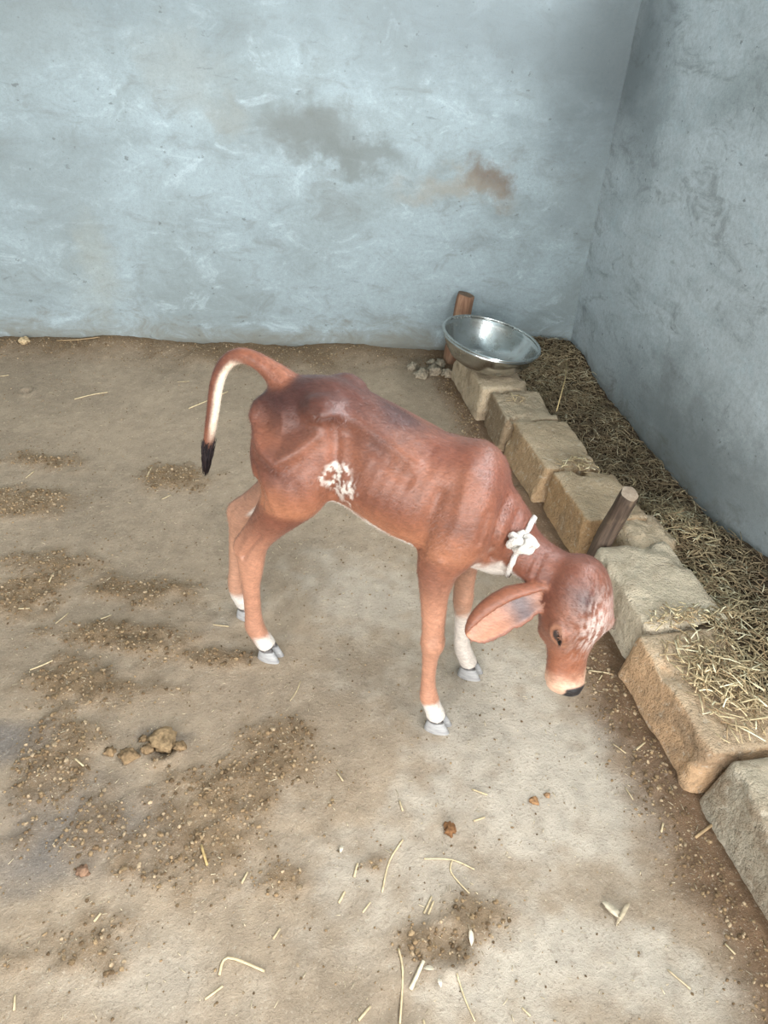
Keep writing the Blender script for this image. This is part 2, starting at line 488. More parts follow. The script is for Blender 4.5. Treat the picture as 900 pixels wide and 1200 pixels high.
# ------------------------------------------------------------------ straw helper
def strands(specs):
    """specs: p0, p1, bend vector, radius, colour -> verts, faces, colours (bent three-sided stalks, closed)"""
    V, Fc, C = [], [], []
    for p0, p1, bend, r, c in specs:
        p0 = np.asarray(p0, float); p1 = np.asarray(p1, float); d = p1 - p0; L = np.linalg.norm(d) + 1e-9; d /= L
        a = np.cross(d, (0.13, .07, 1.0)); a /= np.linalg.norm(a) + 1e-9; b = np.cross(d, a)
        base = len(V)
        for s in (0, .5, 1):
            cen = p0 + (p1 - p0) * s + np.asarray(bend) * (4 * s * (1 - s))
            for q in range(3):
                an = q * 2.0944
                V.append(cen + r * (math.cos(an) * a + math.sin(an) * b * .7)); C.append(c)
        for s in range(2):
            for q in range(3):
                x = base + s * 3; Fc.append((x + q, x + (q + 1) % 3, x + 3 + (q + 1) % 3, x + 3 + q))
        Fc.append((base + 2, base + 1, base)); Fc.append((base + 6, base + 7, base + 8))
    return V, Fc, np.array(C)


STRAW = attr_mat('dry_straw', .75, .2, 90, .2, .001, .35)
BED = attr_mat('straw_litter', .95, .4, 70, .8, .010, .15)


def straw_col(dark=0.0):
    t = random.random()
    c = lin(198, 180, 142) * (1 - t) + lin(142, 118, 88) * t
    if random.random() < .12: c = lin(222, 210, 176)
    return c * (1 - dark) + lin(104, 86, 68) * dark * .9


# ------------------------------------------------------------------ straw bedding in the trough
def rw_dist(x, y): return -((x - CORNER[0]) * RW_N[0] + (y - CORNER[1]) * RW_N[1])


def trough_z(x, y):
    k, m = km(x, y)
    P = np.stack([x, y, 0 * x], 1)
    base = .045 + .05 * sstep(.1, -.7, k) + .085 * sstep(.75, 1.5, k)
    hump = .055 * np.exp(-(((k - .93) / .16) ** 2 + ((m - .36) / .09) ** 2))
    side = .05 * sstep(.14, 0, rw_dist(x, y)) * sstep(.6, 1.6, k)
    return base + hump + side + (fbm(P * 7, 3) - .5) * .05 + (fbm(P * 30, 3) - .5) * .02


ks = np.linspace(-.78, 2.3, 190); us = np.linspace(0, 1, 40)
tv = []
for kk in ks:
    a = KO + KD * kk + KM * .17
    # reach to the right wall along KM
    t_end = (np.dot(CORNER - a, RW_N)) / np.dot(KM, RW_N)
    for u_ in us:
        p = a + KM * u_ * (t_end + .03)
        tv.append((p[0], p[1]))
tv = np.array(tv); inside = dist_back(tv[:, 0], tv[:, 1]) > -.05
tz = trough_z(tv[:, 0], tv[:, 1])
tp = np.stack([tv[:, 0], tv[:, 1], tz], 1)
nb = fbm(tp * 9, 4)[:, None]
tcol = lin(80, 66, 52) * (.55 + .9 * nb)
tf = []
for a in range(len(ks) - 1):
    for b in range(len(us) - 1):
        q = (a * 40 + b, (a + 1) * 40 + b, (a + 1) * 40 + b + 1, a * 40 + b + 1)
        if all(inside[list(q)]): tf.append(q)
bed = mesh('straw_bedding', tp, tf, BED, cols=tcol)
tag(bed, 'deep layer of trampled brown straw between low stone wall and plastered wall', 'straw', kind='stuff')
NSTR = 12500
kq = rng.uniform(-.75, 2.1, NSTR); mq = rng.uniform(.20, .62, NSTR)
pq = KO + kq[:, None] * KD + mq[:, None] * KM
zq = trough_z(pq[:, 0], pq[:, 1]) + rng.uniform(-.004, .014, NSTR)
Lq = rng.uniform(.02, .075, NSTR); anq = rng.uniform(0, 6.283, NSTR); elq = rng.normal(.05, .22, NSTR)
dq = np.stack([np.cos(anq) * np.cos(elq), np.sin(anq) * np.cos(elq), np.sin(elq)], 1) * (Lq / 2)[:, None]
cq = np.stack([pq[:, 0], pq[:, 1], zq], 1); e0, e1 = cq - dq, cq + dq
okq = (np.minimum(rw_dist(e0[:, 0], e0[:, 1]), rw_dist(e1[:, 0], e1[:, 1])) > .006) & (np.minimum(dist_back(e0[:, 0], e0[:, 1]), dist_back(e1[:, 0], e1[:, 1])) > .012)
palq = np.exp(-(((kq - .95) / .22) ** 2 + ((mq - .36) / .10) ** 2)) + .95 * sstep(1.0, 1.4, kq) * sstep(.50, .30, mq) + .35 * np.exp(-(((kq + .25) / .25) ** 2))
palq = palq * (.4 + 1.2 * fbm(np.stack([pq[:, 0] * 9, pq[:, 1] * 9, 0 * kq], 1), 3))
sp = []
for i in np.where(okq)[0]:
    dark = min(.95, max(0, 1.0 - palq[i] * 1.2) * (.20 + .72 * random.random()))
    sp.append((e0[i], e1[i], (random.gauss(0, .004), random.gauss(0, .004), abs(random.gauss(0, .005))), random.uniform(.0008, .0017) * (1.5 - .6 * dark), straw_col(dark)))
V, Fc, C = strands(sp)
o = mesh('loose_straw', V, Fc, STRAW, bed, cols=C); o['kind'] = 'stuff'
# the long stalk lying across the far bedding
V, Fc, C = strands([(at(652, 482, .15), at(664, 425, .15), (.01, .01, .02), .003, lin(190, 166, 120))])
tag(mesh('straw_stalk', V, Fc, STRAW, cols=C), 'long bent straw stalk lying on the dark bedding near the steel bowl', 'straw')


def pile(name, label, k0, k1, m0, m1, n, ztop, lmax=.05, h=.018, core=.5):
    sp = []
    kc, mc = (k0 + k1) / 2, (m0 + m1) / 2
    for i in range(n):
        u_, w_ = random.gauss(0, core), random.gauss(0, core)
        if abs(u_) > 1 or abs(w_) > 1: continue
        kk = kc + u_ * (k1 - k0) / 2; m_ = mc + w_ * (m1 - m0) / 2
        z = ztop + .003 + h * max(0, 1 - u_ * u_ - w_ * w_) * random.random()
        L = random.uniform(.3, 1) * lmax; an = random.uniform(0, 6.283); el = random.gauss(0, .10)
        d = np.array([math.cos(an) * math.cos(el), math.sin(an) * math.cos(el), math.sin(el)]); p = kp(kk, m_, z)
        sp.append((p - d * L / 2, p + d * L / 2, (random.gauss(0, .003), random.gauss(0, .003), abs(random.gauss(0, .002))), random.uniform(.0012, .0026), straw_col(random.random() * .15) * 1.3))
    V, Fc, C = strands(sp)
    return tag(mesh(name, V, Fc, STRAW, cols=C), label, 'straw', kind='stuff')


pile('straw_heap', 'heap of pale straw stalks on the orange-faced stone block', 1.42, 1.75, .03, .22, 460, .146, .065, .02)
pile('straw_scatter', 'thin strip of straw bits on the joint of the palest block', 1.33, 1.43, .03, .22, 110, .153, .035, .008)
pile('straw_scatter', 'sprinkle of fine straw on the stone joint above the dark gap', .56, .70, .08, .24, 80, .147, .04, .008)
pile('straw_scatter', 'few curled straw bits on the brown-grey block near the bowl', .07, .16, .07, .16, 16, .146, .05, .006)


# ------------------------------------------------------------------ wood
def wood_mat(name, a, b):
    t = NT(name); o = t.obj()
    g = t.noise(t.mapv(o, scale=(60, 60, 5)), 1.0, 6, .65, .4); n2 = t.noise(o, 14, 4)
    c = t.mix(t.ramp(g, .35, .68), a, b); c = t.mix(t.ramp(n2, .5, .75, 0, .6), c, lin(158, 134, 108))
    t.P(Base_Color=c, Roughness=.7, Specular_IOR_Level=.3, Normal=t.bump(g, .6, .006))
    return t.m


def stake(name, label, p0, p1, r0, r1, mat, endmat, bend=.006, seed=1):
    p0 = np.array(p0, float); p1 = np.array(p1, float); ax = p1 - p0; L = np.linalg.norm(ax)
    rt = empty(name, p0); tag(rt, label, 'stake')
    rt.rotation_euler = Vector(ax).to_track_quat('Z', 'Y').to_euler()
    NS, NA = 26, 20; V, Fc = [], []
    for i in range(NS + 1):
        t = i / NS; r = r0 + (r1 - r0) * t
        if i == NS: r *= .93
        for j in range(NA):
            an = 2 * math.pi * j / NA
            rr = r * (1 + .10 * math.sin(an * 2 + seed) + .06 * math.sin(an * 5 + t * 2 + seed)) * (1 + .06 * math.sin(t * 9 + seed + an))
            V.append((rr * math.cos(an) + bend * math.sin(t * 3.1), rr * math.sin(an), L * t + (.006 * math.cos(an) if i == NS else 0)))
    for i in range(NS):
        for j in range(NA):
            Fc.append((i * NA + j, i * NA + (j + 1) % NA, (i + 1) * NA + (j + 1) % NA, (i + 1) * NA + j))
    Fc.append(tuple(range(NA))[::-1])
    mesh('shaft', V, Fc, mat, rt)
    top = np.array(V[-NA:]); cen = top.mean(0) + np.array([0, 0, .0025])
    V2 = [tuple(q) for q in top] + [tuple(cen + (q - cen) * .6 + np.array([0, 0, .001])) for q in top] + [tuple(cen)]
    F2 = [(j, (j + 1) % NA, NA + (j + 1) % NA, NA + j) for j in range(NA)] + [(NA + j, NA + (j + 1) % NA, 2 * NA) for j in range(NA)]
    o = mesh('cut_end', V2, F2, endmat, rt); o['label'] = 'pale sawn end of the stake'
    return rt


WOOD = wood_mat('weathered_wood', lin(66, 54, 46), lin(108, 90, 76)); WEND = wood_mat('sawn_wood', lin(150, 130, 112), lin(176, 158, 138))
WOOD2 = wood_mat('brown_wood', lin(118, 84, 64), lin(150, 116, 92)); WEND2 = wood_mat('brown_sawn_wood', lin(96, 76, 60), lin(118, 96, 78))
stake('wooden_stake', 'weathered grey-brown wooden tethering stake leaning out between two stone blocks', (.625, 1.765, -.03), at(738, 578, .31), .032, .029, WOOD, WEND, .004, 2)
bs = at(546, 341, .315)
stake('wooden_post', 'short reddish brown wooden post against the plaster behind the steel bowl', (bs[0] - .035, 3.31, -.02), (bs[0], min(bs[1], 3.352), .315), .043, .040, WOOD2, WEND2, .003, 5)


# ------------------------------------------------------------------ steel bowl
def bowl_mat():
    t = NT('dull_steel'); o = t.obj()
    n1 = t.noise(o, 9, 5, .6); n2 = t.noise(o, 60, 4, .6)
    c = t.mix(t.ramp(n1, .5, .72, 0, .8), lin(196, 198, 196), lin(146, 142, 132))
    c = t.mix(t.ramp(n2, .64, .72, 0, .7), c, lin(110, 100, 86))
    t.P(Base_Color=c, Metallic=t.ramp(n2, .74, .64, .5, 1.0), Roughness=t.ramp(n1, .3, .8, .15, .34), Normal=t.bump(n1, .12, .01))
    return t.m


STEEL = bowl_mat()


def lathe(prof, n=64):
    V, Fc = [], []
    for (r, z) in prof:
        for j in range(n):
            a = 2 * math.pi * j / n; V.append((r * math.cos(a), r * math.sin(a), z))
    for i in range(len(prof) - 1):
        for j in range(n):
            Fc.append((i * n + j, i * n + (j + 1) % n, (i + 1) * n + (j + 1) % n, (i + 1) * n + j))
    return V, Fc


R = .210
outer = [(0.001, 0), (.06, .000), (.095, .003), (.125, .012), (.155, .032), (.180, .062), (.197, .095), (.205, .120)]
inner = [(r - .003 if r > .01 else r, z + .0035) for r, z in outer][::-1]
inner[0] = (.202, .120)
bowl = empty('steel_bowl', kp(-.165, .048, .166)); tag(bowl, 'wide dull steel feeding bowl tilted on the last stone block', 'bowl')
V, Fc = lathe(outer + inner); mesh('bowl_shell', V, Fc, STEEL, bowl)
lip = [(.2035 + .0065 * math.cos(a), .1215 + .005 * math.sin(a)) for a in np.linspace(0, 2 * math.pi, 11)]
V, Fc = lathe(lip); mesh('rim', V, Fc, STEEL, bowl)
# tilt: right side dips
bowl.rotation_euler = (math.radians(2), math.radians(9), 0)

# ------------------------------------------------------------------ calf
HM = np.array([-0.2985, 1.417, 0.0]); CANG = math.radians(-18.67)
calf = empty('calf', HM, CANG)
tag(calf, 'reddish brown zebu calf with white flank speckles, head lowered, tail arched', 'calf')
SRC = []            # (verts in s,l,z ; faces ; tag)


def unit(v): v = np.asarray(v, float); return v / (np.linalg.norm(v) + 1e-12)


def catmull(rows, per=6):
    A = np.array(rows, float); out = []
    n = len(A)
    for i in range(n - 1):
        p0 = A[max(i - 1, 0)]; p1 = A[i]; p2 = A[i + 1]; p3 = A[min(i + 2, n - 1)]
        for t in np.arange(per) / per:
            out.append(.5 * ((2 * p1) + (-p0 + p2) * t + (2 * p0 - 5 * p1 + 4 * p2 - p3) * t * t + (-p0 + 3 * p1 - 3 * p2 + p3) * t ** 3))
    out.append(A[-1]); return np.array(out)


def add_loft(rings, name):
    n = len(rings[0]); V = np.concatenate(rings); Fc = []
    for i in range(len(rings) - 1):
        for j in range(n):
            Fc.append((i * n + j, i * n + (j + 1) % n, (i + 1) * n + (j + 1) % n, (i + 1) * n + j))
    k = len(V); V = np.concatenate([V, [rings[0].mean(0)], [rings[-1].mean(0)]])
    for j in range(n):
        Fc.append((k, (j + 1) % n, j)); Fc.append((k + 1, (len(rings) - 1) * n + j, (len(rings) - 1) * n + (j + 1) % n))
    SRC.append((V, Fc, name))


TH = np.linspace(0, 2 * math.pi, 28, endpoint=False)
CT, ST = np.cos(TH), np.sin(TH)
spow = lambda x, p: np.sign(x) * np.abs(x) ** p

# trunk: s, z top, z bottom, half width, z of widest, ridge sharpness
TR = catmull([
    (.025, .690, .590, .040, .650, 1.0),
    (.050, .745, .555, .074, .665, 1.1),
    (.110, .772, .520, .092, .665, 1.25),
    (.180, .784, .512, .098, .660, 1.35),
    (.240, .774, .508, .094, .640, 1.45),
    (.310, .750, .482, .106, .610, 1.35),
    (.380, .724, .466, .112, .595, 1.25),
    (.450, .712, .450, .106, .590, 1.25),
    (.510, .720, .438, .096, .585, 1.35),
    (.550, .694, .434, .082, .570, 1.3),
    (.582, .618, .446, .060, .540, 1.1)], 5)
rings = []
for s, zt, zb, w, zc, q in TR:
    up = ST > 0
    z = np.where(up, zc + (zt - zc) * np.abs(ST) ** q, zc - (zc - zb) * np.abs(ST) ** .95)
    l = w * np.where(up, spow(CT, .95), spow(CT, .85))
    rings.append(np.stack([np.full(28, s), l, z], 1))
add_loft(rings, 'trunk')


def tube(rows, name, lat=(0, 1, 0), per=5, sq=1.0):
    """rows: s,l,z, half fore-aft, half lateral ; rings square to the path"""
    A = catmull(rows, per); rings = []
    for i in range(len(A)):
        t = unit(A[min(i + 1, len(A) - 1), :3] - A[max(i - 1, 0), :3])
        la = np.array(lat, float); la = unit(la - t * (la @ t)); fo = np.cross(la, t)
        c = A[i, :3]
        rings.append(c + np.outer(spow(CT, sq) * A[i, 4], la) + np.outer(spow(ST, sq) * A[i, 3], fo))
    add_loft(rings, name)


def ell(c, r, name, rot=None):
    bm = bmesh.new(); bmesh.ops.create_icosphere(bm, subdivisions=3, radius=1)
    V = np.array([v.co[:] for v in bm.verts]) * r; Fc = [[v.index for v in f.verts] for f in bm.faces]; bm.free()
    if rot is not None: V = V @ np.array(rot.to_3x3()).T
    SRC.append((V + np.array(c), Fc, name))


# hind legs
tube([(.118, .050, .690, .075, .040), (.122, .066, .640, .090, .050), (.130, .074, .590, .092, .054), (.132, .078, .550, .080, .050), (.110, .078, .500, .058, .040),
      (.074, .076, .440, .040, .030), (.040, .073, .385, .033, .024), (.020, .070, .335, .036, .024), (.014, .066, .285, .032, .023), (.010, .063, .230, .024, .020),
      (.009, .060, .170, .0225, .0185), (.009, .058, .120, .023, .019), (.010, .056, .085, .027, .023), (.022, .055, .060, .024, .022), (.036, .055, .040, .025, .024), (.045, .055, .026, .024, .025)], 'leg_rh')
tube([(.075, .078, .510, .020, .020), (.042, .076, .450, .014, .013), (.014, .073, .400, .012, .011), (-.008, .071, .360, .014, .014), (-.010, .069, .335, .016, .016), (.000, .067, .300, .014, .014)], 'leg_rh')
tube([(.112, -.050, .690, .075, .040), (.108, -.064, .640, .088, .048), (.108, -.070, .590, .088, .050), (.095, -.070, .545, .074, .046), (.060, -.066, .490, .054, .038),
      (.010, -.062, .430, .038, .029), (-.045, -.058, .375, .032, .023), (-.078, -.056, .325, .034, .023), (-.088, -.055, .275, .028, .021), (-.098, -.055, .215, .022, .019),
      (-.104, -.055, .150, .021, .018), (-.108, -.055, .095, .024, .020), (-.102, -.055, .065, .024, .021), (-.088, -.055, .042, .024, .023), (-.080, -.055, .026, .024, .024)], 'leg_lh')
tube([(.030, -.067, .500, .020, .020), (-.020, -.062, .440, .014, .013), (-.062, -.059, .392, .012, .011), (-.100, -.057, .352, .014, .014), (-.104, -.056, .325, .015, .015), (-.098, -.055, .290, .013, .013)], 'leg_lh')
# fore legs with shoulder blades
tube([(.525, .040, .670, .035, .026), (.510, .064, .620, .056, .036), (.500, .078, .560, .064, .038), (.484, .084, .510, .060, .038), (.470, .087, .465, .048, .034), (.469, .089, .425, .038, .030),
      (.470, .090, .385, .031, .026), (.474, .091, .340, .028, .0235), (.478, .092, .290, .026, .022), (.481, .094, .255, .0285, .0260), (.480, .095, .222, .0205, .020),
      (.481, .096, .175, .0175, .0165), (.484, .097, .125, .0180, .017), (.489, .097, .090, .0225, .022), (.500, .097, .062, .021, .021), (.510, .097, .040, .0225, .0235), (.515, .097, .026, .023, .025)], 'leg_rf')
tube([(.525, -.040, .670, .035, .026), (.510, -.064, .620, .056, .036), (.505, -.078, .560, .060, .038), (.496, -.084, .500, .054, .036), (.490, -.087, .450, .042, .032), (.490, -.089, .400, .034, .028),
      (.494, -.090, .340, .029, .025), (.497, -.090, .285, .025, .022), (.500, -.091, .240, .0255, .024), (.502, -.092, .205, .0215, .020),
      (.506, -.094, .150, .0185, .017), (.512, -.096, .100, .0205, .020), (.520, -.097, .070, .0225, .022), (.532, -.097, .046, .022, .0225), (.541, -.097, .026, .023, .0245)], 'leg_lf')
# hook and pin bones, point of shoulder, brisket
for sg in (1, -1):
    ell((.194, sg * .056, .742), (.046, .036, .034), 'trunk')
    ell((.046, sg * .040, .698), (.026, .026, .036), 'trunk')
    ell((.555, sg * .050, .555), (.040, .032, .055), 'trunk')
ell((.565, 0, .455), (.060, .036, .036), 'brisket')

# neck: rings square to its axis
NK = [(.490, .000, .590, .105, .066), (.535, .000, .563, .086, .060), (.575, .004, .538, .073, .050), (.615, .010, .508, .056, .046), (.660, .016, .486, .052, .046), (.710, .022, .468, .054, .048), (.755, .026, .452, .045, .042)]
tube(NK, 'neck', per=6)

# head frame
HO = np.array([.742, .026, .502]); HL = .290
ha = unit((.030, .040, -.285)); yaw = math.radians(43)
hb = np.array([math.cos(yaw), math.sin(yaw), 0]); hb = unit(hb - ha * (hb @ ha))       # out of the forehead
hc = np.array([-math.sin(yaw), math.cos(yaw), 0]); hc = unit(hc - ha * (hc @ ha) - hb * (hc @ hb))   # towards its right side
HP = lambda t, b, c: HO + ha * (t * HL) + hb * b + hc * c
HS = catmull([  # t, half width, front, rear
    (-.10, .022, .026, .022), (-.06, .042, .042, .036), (.02, .058, .056, .048), (.12, .068, .066, .054), (.24, .074, .071, .060), (.34, .075, .069, .062), (.43, .070, .060, .060),
    (.52, .058, .050, .054), (.61, .048, .042, .046), (.70, .044, .037, .040), (.80, .0445, .036, .036), (.88, .047, .036, .035), (.95, .044, .033, .030), (.995, .030, .023, .018)], 4)
rings = []
for t, w, f_, r_ in HS:
    b = np.where(ST > 0, f_ * np.abs(ST) ** .9, -r_ * np.abs(ST))
    rings.append(HO + ha * (t * HL) + np.outer(b, hb) + np.outer(w * spow(CT, .88), hc))
add_loft(rings, 'head')
for sg in (1, -1):
    ell(HP(.38, .032, sg * .050), (.024, .024, .026), 'head')            # brow / orbit
    ell(HP(.48, -.024, sg * .034), (.028, .024, .040), 'head')           # cheek
ell(HP(.92, .014, 0), (.036, .034, .028), 'head')
ell(HP(.93, -.016, 0), (.022, .022, .018), 'head')


# ears
def ear(sg):
    root = HP(.12, -.010, sg * .052)
    if sg > 0: tip = np.array([.560, .150, .358])
    else: tip = HP(.40, -.100, -.115)
    e = unit(tip - root); L = np.linalg.norm(tip - root)
    view = np.array([0.05, .84, .54]) if sg > 0 else unit(-hc * .9 + np.array([0, 0, .45]))
    p = unit(view - e * (view @ e)); q = np.cross(e, p)
    if q[2] < 0: q = -q
    cs = np.array([(.032, .06), (.036, .22), (.028, .40), (.008, .50), (-.014, .46), (-.030, .22), (-.034, -.10), (-.026, -.46), (-.008, -.78)])
    cs[:, 0] /= .034 / .28
    n = len(cs)
    outer, inner = [], []
    for u in np.linspace(0, 1, 22):
        w = .062 * min(1, (.42 + 1.5 * u)) * math.sqrt(max(0, 1 - max(0, (u - .55) / .45) ** 2.6))
        w = max(w, .007)
        roll = 1.15 - .35 * u
        c = root + e * (L * u) + q * (.016 * math.sin(math.pi * u)) 
        pts = np.array([c + p * (a * w * roll) + q * (b * w) for a, b in cs])
        th = .0042 + .003 * (1 - u)
        cen = c - q * w * .08
        off = np.array([unit((x - cen) - e * ((x - cen) @ e)) for x in pts]) * th
        outer.append(pts + off); inner.append(pts - off)
    rings = [np.concatenate([o_, i_[::-1]]) for o_, i_ in zip(outer, inner)]
    add_loft(rings, 'ear_r' if sg > 0 else 'ear_l')


ear(1); ear(-1)
# tail
tube([(.085, 0, .750, .030, .030), (.060, 0, .766, .025, .026), (.038, .002, .781, .0200, .0205), (.010, .004, .793, .0175, .0180), (-.018, .006, .794, .0170, .0170), (-.042, .008, .781, .0168, .0165), (-.062, .009, .755, .0166, .0160),
      (-.078, .010, .715, .0160, .0152), (-.090, .010, .660, .0152, .0145), (-.102, .010, .605, .0145, .0138), (-.112, .010, .560, .0125, .012), (-.117, .010, .535, .008, .008)], 'tail', per=5)

# one skin over everything
SV, SF, STAG = [], [], []
for V_, F_, nm in SRC:
    b = len(SV); SV += [(p[0], -p[1], p[2]) for p in V_]; STAG += [nm] * len(V_)
    SF += [tuple(b + i for i in q[::-1]) for q in F_]
me = bpy.data.meshes.new('calf_source'); me.from_pydata(SV, [], SF)
bmx = bmesh.new(); bmx.from_mesh(me)
# every closed shell faces outward
bmesh.ops.recalc_face_normals(bmx, faces=bmx.faces[:]); bmx.to_mesh(me); bmx.free()
tmp = bpy.data.objects.new('calf_source', me); COL.objects.link(tmp)
rm = tmp.modifiers.new('r', 'REMESH'); rm.mode = 'VOXEL'; rm.voxel_size = .0034; rm.adaptivity = 0
sm = tmp.modifiers.new('s', 'SMOOTH'); sm.factor = .5; sm.iterations = 5
dg = bpy.context.evaluated_depsgraph_get()
ev = tmp.evaluated_get(dg); body_me = bpy.data.meshes.new_from_object(ev)
bpy.data.objects.remove(tmp); body_me.name = 'body'
nv = len(body_me.vertices)
co = np.empty(nv * 3, np.float32); body_me.vertices.foreach_get('co', co); co = co.reshape(-1, 3).astype(float)
no = np.empty(nv * 3, np.float32); body_me.vertices.foreach_get('normal', no); no = no.reshape(-1, 3).astype(float)
kd = kdtree.KDTree(len(SV))
for i, p in enumerate(SV): kd.insert(p, i)
kd.balance()
TG = np.array([STAG[kd.find(p)[1]] for p in co])
# blend the joins: strong on the trunk, light on head, ears and lower legs
eg = np.empty(len(body_me.edges) * 2, np.int32); body_me.edges.foreach_get('vertices', eg); eg = eg.reshape(-1, 2)
EA = np.concatenate([eg[:, 0], eg[:, 1]]); EB = np.concatenate([eg[:, 1], eg[:, 0]]); DEG = np.bincount(EA, minlength=nv).astype(float)


def nb_mean(a):
    if a.ndim == 1: return np.bincount(EA, a[EB], nv) / DEG
    return np.stack([np.bincount(EA, a[EB, k_], nv) / DEG for k_ in range(a.shape[1])], 1)


wt = np.full(nv, .35)
wt[np.isin(TG, ['trunk', 'neck', 'brisket'])] = 1.0
lg = np.char.startswith(TG.astype(str), 'leg'); wt[lg] = .16 + .84 * sstep(.40, .50, co[lg, 2])
wt[np.isin(TG, ['head'])] = .40; wt[np.isin(TG, ['ear_r', 'ear_l'])] = .10; wt[TG == 'tail'] = .25
for _ in range(10): wt = .5 * wt + .5 * nb_mean(wt)
for _ in range(55): co = co + (nb_mean(co) - co) * (.55 * wt)[:, None]
body_me.vertices.foreach_set('co', co.astype(np.float32).ravel()); body_me.update()
body_me.vertices.foreach_get('normal', no_ := np.empty(nv * 3, np.float32)); no = no_.reshape(-1, 3).astype(float)
S_, L_, Z_ = co[:, 0], -co[:, 1], co[:, 2]
NS_, NL_, NZ_ = no[:, 0], -no[:, 1], no[:, 2]
isT = np.isin(TG, ['trunk', 'neck', 'brisket']) | (np.char.startswith(TG.astype(str), 'leg') & (Z_ > .50))
side = sstep(.15, .55, np.abs(NL_)) * isT


def stroke(pts, w, amp):
    """ridge (+) or groove (-) along a line drawn on the flanks in s,z"""
    d = np.full(nv, 9.0)
    for a, b in zip(pts[:-1], pts[1:]): d = np.minimum(d, seg_d(S_, Z_, a, b))
    return amp * np.exp(-(d / w) ** 2) * side


dsp = np.zeros(nv)
dsp += stroke([(.035, .690), (.075, .650), (.115, .632), (.155, .660), (.195, .700)], .013, .0075)      # ridge of the pelvis
dsp += stroke([(.080, .695), (.115, .685), (.150, .708)], .026, -.0115)                                   # hollow above it
dsp += stroke([(.085, .605), (.130, .600), (.165, .640)], .018, -.007)
dsp += stroke([(.222, .735), (.232, .680), (.236, .610), (.226, .560)], .012, -.0105)                     # flank fold
dsp += stroke([(.250, .700), (.270, .640)], .026, -.009)
dsp += stroke([(.100, .560), (.120, .500), (.090, .450)], .010, .003)
dsp += stroke([(.060, .600), (.075, .540), (.070, .480)], .011, -.006)
dsp += stroke([(.165, .590), (.175, .540)], .012, -.003)
dsp += stroke([(.205, .748), (.260, .738), (.330, .712), (.400, .682)], .011, .0065)                        # edge of the loin
dsp += stroke([(.215, .772), (.280, .757), (.350, .733), (.420, .706)], .008, -.0050)
dsp += stroke([(.255, .712), (.320, .690), (.390, .655)], .014, -.0050)
for i in range(6):                                                                                        # ribs
    a = .290 + i * .026
    dsp += stroke([(a + .020, .680), (a, .620), (a - .012, .550)], .0075, .0009)
dsp += stroke([(.455, .640), (.440, .570), (.432, .500)], .014, -.009)                                    # behind the shoulder
dsp += stroke([(.500, .690), (.505, .600), (.490, .540)], .014, .004)
dsp += stroke([(.575, .640), (.572, .560), (.570, .500)], .007, -.008)                                    # neck folds
dsp += stroke([(.600, .600), (.596, .540), (.592, .490)], .006, -.004)
dsp += stroke([(.552, .620), (.548, .560)], .007, -.003)
dsp += stroke([(.650, .520), (.640, .480)], .005, -.003) + stroke([(.668, .525), (.660, .485)], .005, -.003)
dsp += stroke([(.060, .410), (.030, .365), (.012, .330)], .009, -.005) * 0
hk = np.full(nv, 9.0)
for a_, b_ in (((.062, .420), (.030, .372)), ((.030, .372), (.010, .335))): hk = np.minimum(hk, seg_d(S_, Z_, a_, b_))
dsp -= .0095 * np.exp(-(hk / .0075) ** 2) * (TG == 'leg_rh') * (NL_ > .2)
dsp += stroke([(.430, .490), (.462, .480), (.480, .500)], .010, .004)
# short tufted coat
dirn = np.stack([co[:, 0] * 60, co[:, 1] * 160, co[:, 2] * 160], 1)
dsp += (fbm(dirn, 2) - .5) * .0010
co2 = co + no * dsp[:, None]
# eye sockets and nostrils
hx = (np.stack([S_, L_, Z_], 1) - HO)
ht, hbv, hcv = hx @ ha / HL, hx @ hb, hx @ hc
isH = np.isin(TG, ['head'])
for sg in (1, -1):
    de = np.hypot((ht - .40) * HL / 1.9, (hbv - .034)) + 9 * ((hcv * sg) < .03)
    co2 -= (no * (.0045 * np.exp(-(de / .008) ** 2) * isH)[:, None])
    co2 += (no * (.0026 * np.exp(-((de - .015) / .005) ** 2) * isH)[:, None])
    dn = np.hypot((ht - .955) * HL, hcv * 1.0 - sg * .018) + 9 * (hbv < .005)
    co2 -= (no * (.006 * np.exp(-(dn / .006) ** 2) * isH)[:, None])
dm = np.abs((ht - .93) * HL + (hbv + .006) * .35) + 9 * (np.abs(hbv + .008) > .02)
co2 -= no * (.004 * np.exp(-((hbv + .012) / .0035) ** 2) * isH * sstep(.80, .86, ht))[:, None]
body_me.vertices.foreach_set('co', co2.astype(np.float32).ravel())

# ---- coat colours
PN = np.stack([S_, L_, Z_], 1)
big = fbm(PN * 9, 3); mid = fbm(PN * 38, 3)
hair = fbm(np.stack([S_ * 70 + Z_ * 90, L_ * 90, Z_ * 26 - S_ * 40], 1), 3)
RED, ORG, DRK, WHT, CRM = lin(106, 60, 44), lin(134, 84, 60), lin(64, 34, 28), lin(206, 197, 187), lin(176, 136, 112)


def mixc(c, t, w): return c + (np.asarray(t) - c) * np.clip(w, 0, 1)[:, None]


c = np.repeat(RED[None], nv, 0)
c = mixc(c, ORG, sstep(.35, .65, big) * .55)
c = mixc(c, DRK, (sstep(.69, .76, Z_ + (big - .5) * .08) * .75 + sstep(.20, .10, S_) * sstep(.64, .72, Z_) * .4) * isT + sstep(.55, .75, fbm(PN * 16 + 4, 3)) * .35)
legs = np.char.startswith(TG.astype(str), 'leg') & (Z_ < .5)
c = mixc(c, lin(180, 130, 104), legs * sstep(.50, .30, Z_) * .85)
c = mixc(c, lin(164, 108, 78), isT * sstep(.60, .49, Z_ + (big - .5) * .10) * sstep(.60, .50, S_) * .85)
for _ in range(28): c = .4 * c + .6 * nb_mean(c)
c = c * (.90 + .2 * mid)[:, None]
